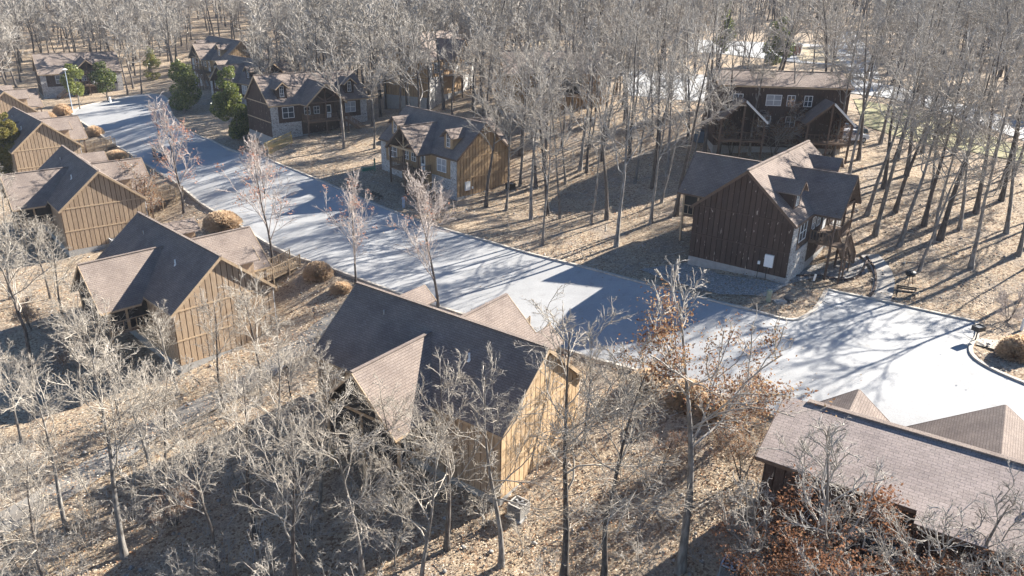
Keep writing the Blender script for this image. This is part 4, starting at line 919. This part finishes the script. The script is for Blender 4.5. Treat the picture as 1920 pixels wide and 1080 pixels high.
evergreen('cedar_tree', 'sparse yellow-green cedar at the wood edge by the road head', gp(288, 150), 8, 3.2, [M_mag, M_cedar], 3000, .15, 5, .8, .6)
evergreen('cedar_tree', 'bushy green-gold cedar at the left edge between two cabins', gp(32, 338), 10.0, 4.6, [M_cedar], 19000, .12, 6, .5, .6)
evergreen('magnolia_tree', 'round dark magnolia behind the two storey lodge by the car park', gp(1455, 122), 9.5, 4.4, [M_mag, M_magd], 4500, .26, 7, .8, .4)
evergreen('cedar_tree', 'slim pale green cedar left of the car park', gp(1357, 100), 12, 3.4, [M_mag, M_magd], 3000, .26, 8, .8, .5)
for i, f in enumerate(((590, 40), (1060, 60), (1290, 40), (1180, 20))): evergreen('cedar_tree', ('dull dark cedar deep in the far woods at top left of centre', 'dark cedar beside the far dark roofed lodge', 'dark cedar right of the far dark roofed lodge', 'cedar behind the far dark roofed lodge')[i], gp(*f), 10, 3.5, [M_magd], 1800, .35, 20+i)
def straw(name, label, p, r_, h_, n_=2600, seed=0, mats=None):
    g_ = np.random.default_rng(seed); t = thing(name, label, 'shrub', tuple(p), 0, 'round tan shrubs')
    a = g_.uniform(0, 6.28, n_); el = np.arcsin(g_.random(n_)**.8); d = np.stack([np.cos(a)*np.cos(el), np.sin(a)*np.cos(el), np.sin(el)], 1)
    R_ = np.array([r_, r_*.92, h_]); tip = d*R_*g_.uniform(.78, 1.06, n_)[:, None]; base = tip*g_.uniform(.25, .6, n_)[:, None]; base[:, 2] *= .8
    u = np.cross(d, g_.normal(size=(n_, 3))); u /= np.linalg.norm(u, axis=1, keepdims=True); wd = .016
    V = np.stack([base-u*wd, base+u*wd, tip+u*wd*.5+g_.normal(0, .05, (n_, 3)), tip-u*wd*.5+g_.normal(0, .05, (n_, 3))], 1)
    obj('foliage', np_mesh('foliage', V.reshape(-1, 3), np.arange(n_*4).reshape(-1, 4), mats or M_straw), t)
    q = MB(); q.lathe([(r_*.25, 0), (r_*.4, h_*.15), (r_*.35, h_*.3), (r_*.2, h_*.42), (.05, h_*.5)], 12); q.build('core', M_straw, t)
for i, (f, r_, h_, lb) in enumerate((((418, 425), 2.3, 1.9, 'big round tan shrub between the third cabin and the kerb'), ((597, 518), 1.5, 1.5, 'tan shrub at the road end of the left cabin footbridge'), ((1212, 728), 1.5, 1.4, 'round tan shrub at the kerb right of the tan gable wall'), ((1290, 752), 1.7, 1.5, 'tan shrub at the kerb behind the orange oak'), ((1335, 775), 1.3, 1.2, 'small tan shrub at the kerb left of the low pitched roof'),
    ((119, 214), 1.9, 2.0, 'clipped round shrub at the foot of the lamp post'), ((92, 222), 1.4, 1.2, 'small shrub left of the clipped round shrub'), ((178, 253), 1.7, 1.6, 'tan shrub between the two farthest left row cabins'), ((220, 298), 1.8, 1.4, 'tan shrub beside the footbridge opposite the vehicle'), ((1902, 668), 1.3, 1.6, 'tan shrub in the bed at the right edge'), ((640, 545), 1.1, .9, 'low tan shrub by the lane end left of the nearest cabin'), ((490, 268), 1.2, 1.0, 'low shrub before the stairs of the yellow-railed cabin'), ((272, 352), 1.2, 1.2, 'small tan shrub left of the pinkish maple'))):
    straw('round_shrub', lb, gp(*f), r_, h_, 7000 if r_ > 1.2 else 4000, i)

# ------------------------------------------------------------------ fallen leaves and stones
def scatter_leaves():
    g_ = np.random.default_rng(5); n_ = 170000
    y = 24+100*g_.random(n_)**1.7; x = (g_.random(n_)*1.5-.75)*y; bad_ = inside(np.stack([x, y], 1), SINK[0]) & (g_.random(n_) > .012)
    for Q in (SINK[3], SINK[8]): bad_ |= inside(np.stack([x, y], 1), Q) & (g_.random(n_) > .35)
    x, y = x[~bad_], y[~bad_]; cl = np.array([noise.noise((a*.12, b_*.12, 9)) for a, b_ in zip(x, y)]); k = cl+g_.normal(0, .25, len(x)) > -.12; x, y = x[k], y[k]
    C0 = np.stack([x, y, hgt(x, y)+.06+.1*g_.random(len(x))], 1); V = C0[:, None]+0*np.zeros((1, 4, 1)); a = g_.uniform(0, 6.28, len(x)); sz = g_.uniform(.03, .065, len(x))*(.6+y/60)
    for i in range(4):
        V[:, i, 0] += np.cos(a+i*1.57)*sz*(1 if i % 2 else .6); V[:, i, 1] += np.sin(a+i*1.57)*sz*(1 if i % 2 else .6); V[:, i, 2] += g_.uniform(-.03, .04, len(x))
    lm = [mat('dead_leaf_tan', (.46, .34, .22), (.38, .27, .17)), mat('dead_leaf_brown', (.24, .14, .08), (.18, .10, .06)), mat('dead_leaf_pale', (.58, .50, .40), (.5, .42, .33)), mat('dead_leaf_orange', (.42, .20, .08), (.34, .15, .06))]
    obj('fallen_leaves', np_mesh('fallen_leaves', V.reshape(-1, 3), np.arange(len(x)*4).reshape(-1, 4), lm, g_.choice(4, len(x), p=[.45, .24, .25, .06])), label='dry tan and orange leaves littering the woodland floor', category='leaves', kind='stuff')
    V, F, o = [], [], 0; n2 = 900; y = 26+80*g_.random(n2)**1.3; x = (g_.random(n2)*1.4-.7)*y; k = ~inside(np.stack([x, y], 1), SINK[0]); x, y = x[k], y[k]
    ico = np.array([(0, 0, 1), (.9, 0, .2), (.3, .85, .2), (-.7, .5, .2), (-.7, -.5, .2), (.3, -.85, .2), (0, 0, -.4)]); fi = [(0, 1, 2), (0, 2, 3), (0, 3, 4), (0, 4, 5), (0, 5, 1), (6, 2, 1), (6, 3, 2), (6, 4, 3), (6, 5, 4), (6, 1, 5)]
    for a, b_, c_ in zip(x, y, hgt(x, y)):
        s_ = g_.uniform(.07, .22); V.append(ico*s_*g_.uniform(.7, 1.3, (7, 3))+[a, b_, c_+.03]); F += [[q+o for q in f] for f in fi]; o += 7
    obj('stones', np_mesh('stones', np.concatenate(V), F, M_gravel), label='pale stones lying scattered between the trees', category='stones', kind='stuff')
scatter_leaves()
def sticks():
    g_ = np.random.default_rng(15); b = MB(); k = 0
    while k < 420:
        y = 26+75*g_.random(); x = (g_.random()*1.4-.7)*y
        if inside([(x, y)], SINK[0])[0] or any((x-bx)**2+(y-by)**2 < 50 for bx, by, r_ in BLK): continue
        a = g_.uniform(0, 6.28); l_ = g_.uniform(.4, 2.2); p = Vector((x, y, h1(x, y)+.08)); q = Vector((x+math.cos(a)*l_, y+math.sin(a)*l_, 0)); q.z = h1(q.x, q.y)+g_.uniform(.06, .2)
        b.cyl(p, q, .035, .015, 4); m_ = p.lerp(q, .5); b.cyl(m_, m_+Vector((math.cos(a+.7)*l_*.35, math.sin(a+.7)*l_*.35, .12)), .02, .01, 3); k += 1
    b.build('fallen_branches', M_twig, label='thin fallen branches lying among the leaf litter', category='branches', kind='stuff')
sticks()
# brushwood: low twiggy undergrowth that reads as a mass
def brush():
    g_ = np.random.default_rng(12); V, F, o = [], [], 0; T_ = Tree(71, 2.4, .03, fork=.05, spread=1.2, nl=(7, 6, 4), up=.3, wig=.2, rt=(.011, .008), stems=4); v, f = T_.tubes([0, 1, 2, 3], {0: 3, 1: 3, 2: 3, 3: 3})
    me = np_mesh('brushwood', v, f, M_twig); n_ = 0; pts = []
    for _ in range(4000):
        px, py = g_.uniform(-40, 1500), g_.uniform(440, 1150)
        if px > 1120 and py < 760 or (px > 520 and py < 600) or (py < 640 and px > 440 and px < 600): continue
        p = gp(px, py)
        if inside([(p.x, p.y)], SINK[0])[0] or (inside([(p.x, p.y)], SINK[4])[0]): continue
        if any((p.x-bx)**2+(p.y-by)**2 < 64 for bx, by, r_ in BLK): continue
        if px > 930 and g_.random() < .8: continue
        pts.append(p)
        if len(pts) > 75: break
    b0 = D.meshes.new('undergrowth'); b0.from_pydata([tuple(p) for p in pts], [], []); o = obj('undergrowth', b0, label='knee high grey brushwood under the trees at the bottom left', category='undergrowth', kind='stuff')
    tmp = D.objects.new('brushwood', me); C.objects.link(tmp); p = pts[0]; tmp.location = p; tmp['label'] = 'grey brushwood clump under the bare trees'; tmp['category'] = 'shrub'
    ng = D.node_groups.new('undergrowth', 'GeometryNodeTree'); ng.interface.new_socket('Geometry', in_out='INPUT', socket_type='NodeSocketGeometry'); ng.interface.new_socket('Geometry', in_out='OUTPUT', socket_type='NodeSocketGeometry')
    N, L = ng.nodes, ng.links; gi = N.new('NodeGroupInput'); go = N.new('NodeGroupOutput'); ip = N.new('GeometryNodeInstanceOnPoints'); oi = N.new('GeometryNodeObjectInfo'); oi.inputs['Object'].default_value = tmp; oi.transform_space = 'ORIGINAL'
    rv = N.new('FunctionNodeRandomValue'); rv.data_type = 'FLOAT_VECTOR'; rv.inputs[0].default_value = (0, 0, 0); rv.inputs[1].default_value = (.2, .2, 6.28); r2 = N.new('FunctionNodeRandomValue'); r2.inputs[2].default_value = .6; r2.inputs[3].default_value = 1.5
    L.new(gi.outputs[0], ip.inputs['Points']); L.new(oi.outputs['Geometry'], ip.inputs['Instance']); L.new(rv.outputs[0], ip.inputs['Rotation']); L.new(r2.outputs[1], ip.inputs['Scale']); L.new(ip.outputs[0], go.inputs[0])
    o.modifiers.new('undergrowth', 'NODES').node_group = ng
brush()

# ------------------------------------------------------------------ small things
def aircon(label, p, rot=0, s_=.85, mt=None):
    mt = mt or M_beige; h_ = s_*.95; a = s_/2; t = thing('air_conditioner', label, 'air conditioner', tuple(p), rot, 'outdoor air conditioners')
    MB().box(-a-.1, a+.1, -a-.1, a+.1, -.3, .06).build('pad', M_found, t)
    b = MB()
    for x in (-a, a-.06):
        for y in (-a, a-.06): b.box(x, x+.06, y, y+.06, .06, h_)
    b.box(-a, a, -a, -a+.08, h_-.06, h_).box(-a, a, a-.08, a, h_-.06, h_).box(-a, -a+.08, -a+.08, a-.08, h_-.06, h_).box(a-.08, a, -a+.08, a-.08, h_-.06, h_).build('casing', mt, t)
    b = MB(); b.box(-a+.03, a-.03, -a+.03, a-.03, .06, h_-.12); b.build('coil', M_black, t)
    b = MB()
    for i in range(9):
        z_ = .12+i*(h_-.22)/9; 
        for sx in (1, -1): b.box(-a+.06, a-.06, min(sx*(a-.012), sx*a), max(sx*(a-.012), sx*a), z_, z_+.03).box(min(sx*(a-.012), sx*a), max(sx*(a-.012), sx*a), -a+.06, a-.06, z_, z_+.03)
    b.build('louvres', mt, t, kind='stuff')
    MB().cyl((0, 0, h_-.11), (0, 0, h_-.04), .1, n_=12).build('fan_hub', M_metal, t)
    for i in range(5): q = 6.283*i/5; MB().slab([(.09*math.cos(q), .09*math.sin(q), h_-.05), (a*.78*math.cos(q-.2), a*.78*math.sin(q-.2), h_-.05), (a*.78*math.cos(q+.3), a*.78*math.sin(q+.3), h_-.03)], .012).build('fan_blade', M_metal, t)
aircon('beige air conditioner at the foot of the tan gable wall', gp(972, 965), -.62, 1.0)
aircon('pale air conditioner with black fan at the bottom edge left of the low pitched cabin', gp(1368, 1080), -.57, .95, M_metal)
aircon('air conditioner behind the rear porch of the left cabin', gp(150, 622), -.76, .9, M_metal)
aircon('dark air conditioner at the right foot of the amber gable', gp(957, 356), 2.33, .95, M_black)
aircon('pale air conditioner beside the half hidden lodge', gp(1104, 236), .2, 1.2, M_white)
aircon('white air conditioner between the third cabin boards and the dark left roof', gp(218, 462), -.8, 1.1, M_white)
def lamp(label, p, h_):
    t = thing('street_lamp', label, 'street lamp', tuple(p))
    MB().cyl((0, 0, -.2), (0, 0, .9), .24, .17).build('base', M_greyblue, t); MB().cyl((0, 0, .9), (0, 0, h_), .09, .06).build('pole', M_greyblue, t)
    MB().lathe([(.05, 0), (.16, .05), (.45, .22), (.5, .3), (.2, .42), (.03, .5)], 16, c=(0, 0, h_-.1)).build('lamp_head', M_white, t)
lamp('grey-blue lamp post with round head at the blind end of the road', gp(137, 212), 8.2)
def grill(label, p, rot=0):
    t = thing('barbecue_grill', label, 'grill', tuple(p), rot, 'black pedestal grills')
    MB().cyl((0, 0, -.2), (0, 0, .95), .05).build('pedestal', M_black, t)
    b = MB(); b.box(-.4, .4, -.3, -.27, .95, 1.3).box(-.4, .4, .27, .3, .95, 1.3).box(-.4, -.37, -.27, .27, .95, 1.3).box(.37, .4, -.27, .27, .95, 1.3).box(-.4, .4, -.3, .3, .92, .95); b.build('firebox', M_black, t)
    b = MB()
    for i in range(9): b.box(-.34+i*.085, -.31+i*.085, -.27, .27, 1.2, 1.22)
    b.build('grate', M_metal, t, kind='stuff'); MB().beam((.4, .2, 1.24), (.62, .2, 1.24), .03).build('handle', M_metal, t)
grill('black pedestal grill at the corner of the road bay', gp(1828, 640), .4)
def kettle(label, p):
    t = thing('barbecue_grill', label, 'grill', tuple(p), 0, 'black pedestal grills')
    MB().lathe([(.08, .75), (.35, .85), (.46, 1.02), (.46, 1.06)], 16).build('bowl', M_black, t); MB().lathe([(.47, 1.06), (.4, 1.22), (.2, 1.32), (.04, 1.34)], 16).build('lid', M_black, t)
    for i in range(3): q = 2.094*i; MB().beam((.15*math.cos(q), .15*math.sin(q), .85), (.42*math.cos(q), .42*math.sin(q), -.05), .04).build('leg', M_black, t)
kettle('black kettle grill beside the dark bench right of the footpath', gp(1703, 533))
def bench(label, p, rot, L2=1.5, mt=None):
    mt = mt or M_black; t = thing('bench', label, 'bench', tuple(p), rot, 'dark benches')
    for i in range(3): MB().box(-L2/2, L2/2, -.22+i*.15, -.1+i*.15, .42, .46).build('seat_slat', mt, t)
    for i in range(2): MB().box(-L2/2, L2/2, .25, .28, .58+i*.16, .7+i*.16).build('back_slat', mt, t)
    for x in (-L2/2+.1, L2/2-.1):
        b = MB(); b.box(x-.03, x+.03, -.22, -.16, -.1, .42).box(x-.03, x+.03, .2, .26, -.1, .9).box(x-.03, x+.03, -.16, .2, .36, .42); b.build('leg', mt, t)
bench('dark bench beside the kettle grill right of the footpath', gp(1697, 556), -.35, 1.6)
bench('dark bench on the gravel in front of the truss porch cabin', gp(708, 372), 2.4, 1.5)
def post_thing(name, label, cat, f, h_, w_, mt, cap=None, lean=0):
    t = thing(name, label, cat, tuple(gp(*f))); MB().box(-w_/2, w_/2, -w_/2, w_/2, -.3, h_).build('post', mt, t)
    MB().lathe([(w_*.75, 0), (w_*.75, .06), (w_*.4, .14)], 10, c=(0, 0, h_)).build('cap', cap or mt, t)
    if lean: t.rotation_euler = (lean, lean, .3)
post_thing('utility_pedestal', 'mossy green stump-like utility post near the kerb below the lone cabin', 'utility post', (1440, 566), .95, .32, mat('moss_green', (.26, .29, .19), (.34, .34, .27)))
post_thing('utility_pedestal', 'pale blue utility pedestal in front of the truss porch cabin', 'utility post', (757, 388), 1.1, .3, M_greyblue)
post_thing('marker_post', 'white marker pipe at the shaded kerb left of the lone cabin', 'post', (1272, 525), .45, .14, M_white)
post_thing('marker_post', 'small white post by the right edge concrete landing', 'post', (1915, 618), .8, .16, M_white)
post_thing('marker_post', 'white post at the kerb of the road head under a small tree', 'post', (207, 192), 1.0, .3, M_white)
post_thing('utility_pedestal', 'green post with hose box left of the truss porch cabin', 'utility post', (703, 320), 1.6, .18, M_green)
t = thing('hose_box', 'flat green hose box on the grass left of the truss porch cabin', 'box', tuple(gp(690, 318)), .5); MB().box(-.9, .9, -.4, .4, -.1, .3).build('body', M_green, t); MB().box(-.93, .93, -.43, .43, .3, .36).build('lid', M_green, t)
t = thing('small_sign', 'small tilted white sign on a thin stake below the lone cabin', 'sign', tuple(gp(1522, 548)), .4); MB().cyl((0, 0, -.2), (.04, .0, 1.0), .02).build('stake', M_black, t)
MB().slab([(-.15, -.1, 1.75), (.05, -.16, 1.72), (.2, .1, 1.0), (.02, .14, 1.05)], .03).build('panel', M_white, t)
t = thing('septic_lid', 'dark round lid with pale rim on the slope above the kerb', 'lid', tuple(gp(1482, 560))); MB().lathe([(.5, -.1), (.5, .1), (.42, .14), (.05, .16)], 18).build('lid', mat('lid_dark', (.09, .09, .09)), t)
t = thing('drain_cover', 'pale concrete drain cover beside the dark round lid', 'cover', tuple(gp(1462, 566)), .3); MB().box(-.5, .5, -.3, .3, -.1, .12).build('cover', M_found, t); MB().box(-.3, .3, -.18, .18, .12, .16).build('hatch', M_metal, t)
t = thing('brick_pillar', 'red brick sign pillar by the far car park', 'pillar', tuple(gp(1492, 104)), .1); MB().box(-.9, .9, -.5, .5, -.3, 2.6).build('shaft', mat('red_brick', (.30, .14, .10), (.22, .10, .08), 8), t); MB().box(-1.0, 1.0, -.6, .6, 2.6, 2.85).build('cap', M_white, t)
t = thing('wheelie_bin', 'blue-grey bin by the left corner of the two storey lodge', 'bin', tuple(gp(1314, 266))); MB().box(-.8, .8, -.6, .6, 0, 1.5).build('body', mat('bin_blue', (.10, .14, .19), (.08, .11, .15)), t); MB().box(-.85, .85, -.65, .65, 1.5, 1.62).build('lid', M_black, t)
# edging of the bed round the lone cabin
pl = smooth2(trace([(1474, 517), (1500, 519), (1530, 516), (1555, 522), (1585, 527), (1610, 520), (1622, 500), (1626, 488)]), 2)
b = MB()
for a, c_ in zip(pl, pl[1:]): b.beam((a.x, a.y, h1(a.x, a.y)+.06), (c_.x, c_.y, h1(c_.x, c_.y)+.06), .14, .2)
t = b.build('garden_edging', mat('edging_brown', (.10, .065, .05), (.07, .05, .04)), label='dark curved edging round the gravel bed of the lone cabin', category='edging')
pl = smooth2(trace([(1624, 482), (1638, 500), (1643, 520), (1640, 545), (1629, 560)]), 2); b = MB()
for a, c_ in zip(pl, pl[1:]): b.beam((a.x, a.y, h1(a.x, a.y)+.05), (c_.x, c_.y, h1(c_.x, c_.y)+.05), .16, .22)
b.build('garden_edging', MATS['edging_brown'], label='dark edging along the inner side of the curved footpath', category='edging')
# yellow new railing by the far cabin
a, c_ = gp(497, 283), gp(546, 262); t = thing('wooden_railing', 'yellow new wood railing at the foot of the dark cabin stairs', 'railing', tuple(a))
railing(t, (0, 0, 0), tuple(c_-a), M_ydeck, 1.15, .2); a2, c2 = gp(505, 290), gp(548, 268); railing(t, tuple(a2-a), tuple(c2-a), M_ydeck, 1.15, .2)
pp = MB(); pp.slab([(0, 0, .02), tuple(c_-a), tuple(c2-a), tuple(a2-a)], .12); pp.build('ramp', M_ydeck, t)
a = gp(560, 345+0); 
# vehicles
def vehicle(label, p, rot, paint, kind='suv'):
    t = thing('parked_car', label, 'car', tuple(p), rot, 'parked cars'); Lh, Wd = 2.35, .93
    body = MB(); prof = [(-Lh, .45), (-Lh, .95), (-Lh+.1, 1.08), (-1.35, 1.12), (1.15, 1.1), (Lh-.15, .98), (Lh, .82), (Lh, .42), (-Lh, .38)]
    n_ = len(prof); vs = []; fs = []
    for k, (yy, sc_) in enumerate(((-Wd, .96), (-Wd*.97, 1), (Wd*.97, 1), (Wd, .96))):
        vs += [(x*(1 if 0 < k < 3 else .985), yy, z_ if 0 < k < 3 else .42+(z_-.42)*.9) for x, z_ in prof]
    for k in range(3): fs += [(k*n_+i, k*n_+(i+1) % n_, (k+1)*n_+(i+1) % n_, (k+1)*n_+i) for i in range(n_)]
    fs += [tuple(range(n_)), tuple(range(4*n_-1, 3*n_-1, -1))]; body.add(vs, fs); body.build('body', paint, t)
    cab = MB(); top = [(-2.05, 1.08), (-1.8, 1.66), (.35, 1.68), (1.15, 1.1)]; vs = [(x, sy*(Wd-.06 if z_ < 1.2 else Wd-.22), z_) for sy in (-1, 1) for x, z_ in top]
    cab.add(vs, [(0, 1, 2, 3), (7, 6, 5, 4), (0, 4, 5, 1), (1, 5, 6, 2), (2, 6, 7, 3)]).build('glasshouse', M_glass, t)
    MB().slab([(-1.85, -.74, 1.71), (.35, -.74, 1.72), (.35, .74, 1.72), (-1.85, .74, 1.71)], .06).build('car_roof', paint, t)
    b = MB()
    for sy in (-1, 1):
        for x0, x1 in ((-1.95, -1.72), (-.75, -.65), (.3, 1.05)): b.beam((x0, sy*(Wd-.05), 1.1), (x1 if x1 > 1 else x0+.1, sy*(Wd-.2), 1.66 if x1 < 1 else 1.12), .06)
    b.build('pillars', paint, t)
    for x in (-1.45, 1.5):
        for sy in (-1, 1): q = MB().cyl((x, sy*(Wd-.2), .34), (x, sy*(Wd+.02), .34), .36, n_=18).build('wheel', M_black, t); MB().cyl((x, sy*(Wd+.02), .34), (x, sy*(Wd+.035), .34), .2, n_=12).build('rim', M_metal, q)
    for sy in (-1, 1): MB().box(Lh-.02, Lh+.02, sy*.65-.17, sy*.65+.17, .68, .84).build('headlight', M_white, t); MB().box(-Lh-.02, -Lh+.02, sy*.72-.12, sy*.72+.12, .8, 1.0).build('tail_light', mat('tail_red', (.35, .02, .02)), t)
    return t
a = gp(292, 282); c_ = gp(312, 306); vehicle('dark car parked at the kerb under the pinkish maple', gp(303, 296), math.atan2(c_.y-a.y, c_.x-a.x), mat('paint_dark', (.035, .045, .06), rough=.25, spec=.6))
vehicle('white car beside the right corner of the two storey lodge', gp(1592, 266), .3, mat('paint_white', (.7, .7, .7), (.66, .66, .66), rough=.3))
vehicle('dark car behind the white one by the two storey lodge', gp(1590, 254), .25, mat('paint_blue', (.04, .06, .08), rough=.3))
# haze
b = MB(); b.box(-700, 700, -80, 900, -60, 14)
hz = D.materials.new('haze'); hz.use_nodes = True; N = hz.node_tree.nodes; N.remove(N['Principled BSDF']); pv = N.new('ShaderNodeVolumePrincipled'); pv.inputs['Density'].default_value = .00014; pv.inputs['Color'].default_value = (.8, .88, 1, 1); pv.inputs['Anisotropy'].default_value = 0
hz.node_tree.links.new(pv.outputs[0], N['Material Output'].inputs['Volume'])
b.build('haze', hz, kind='stuff')
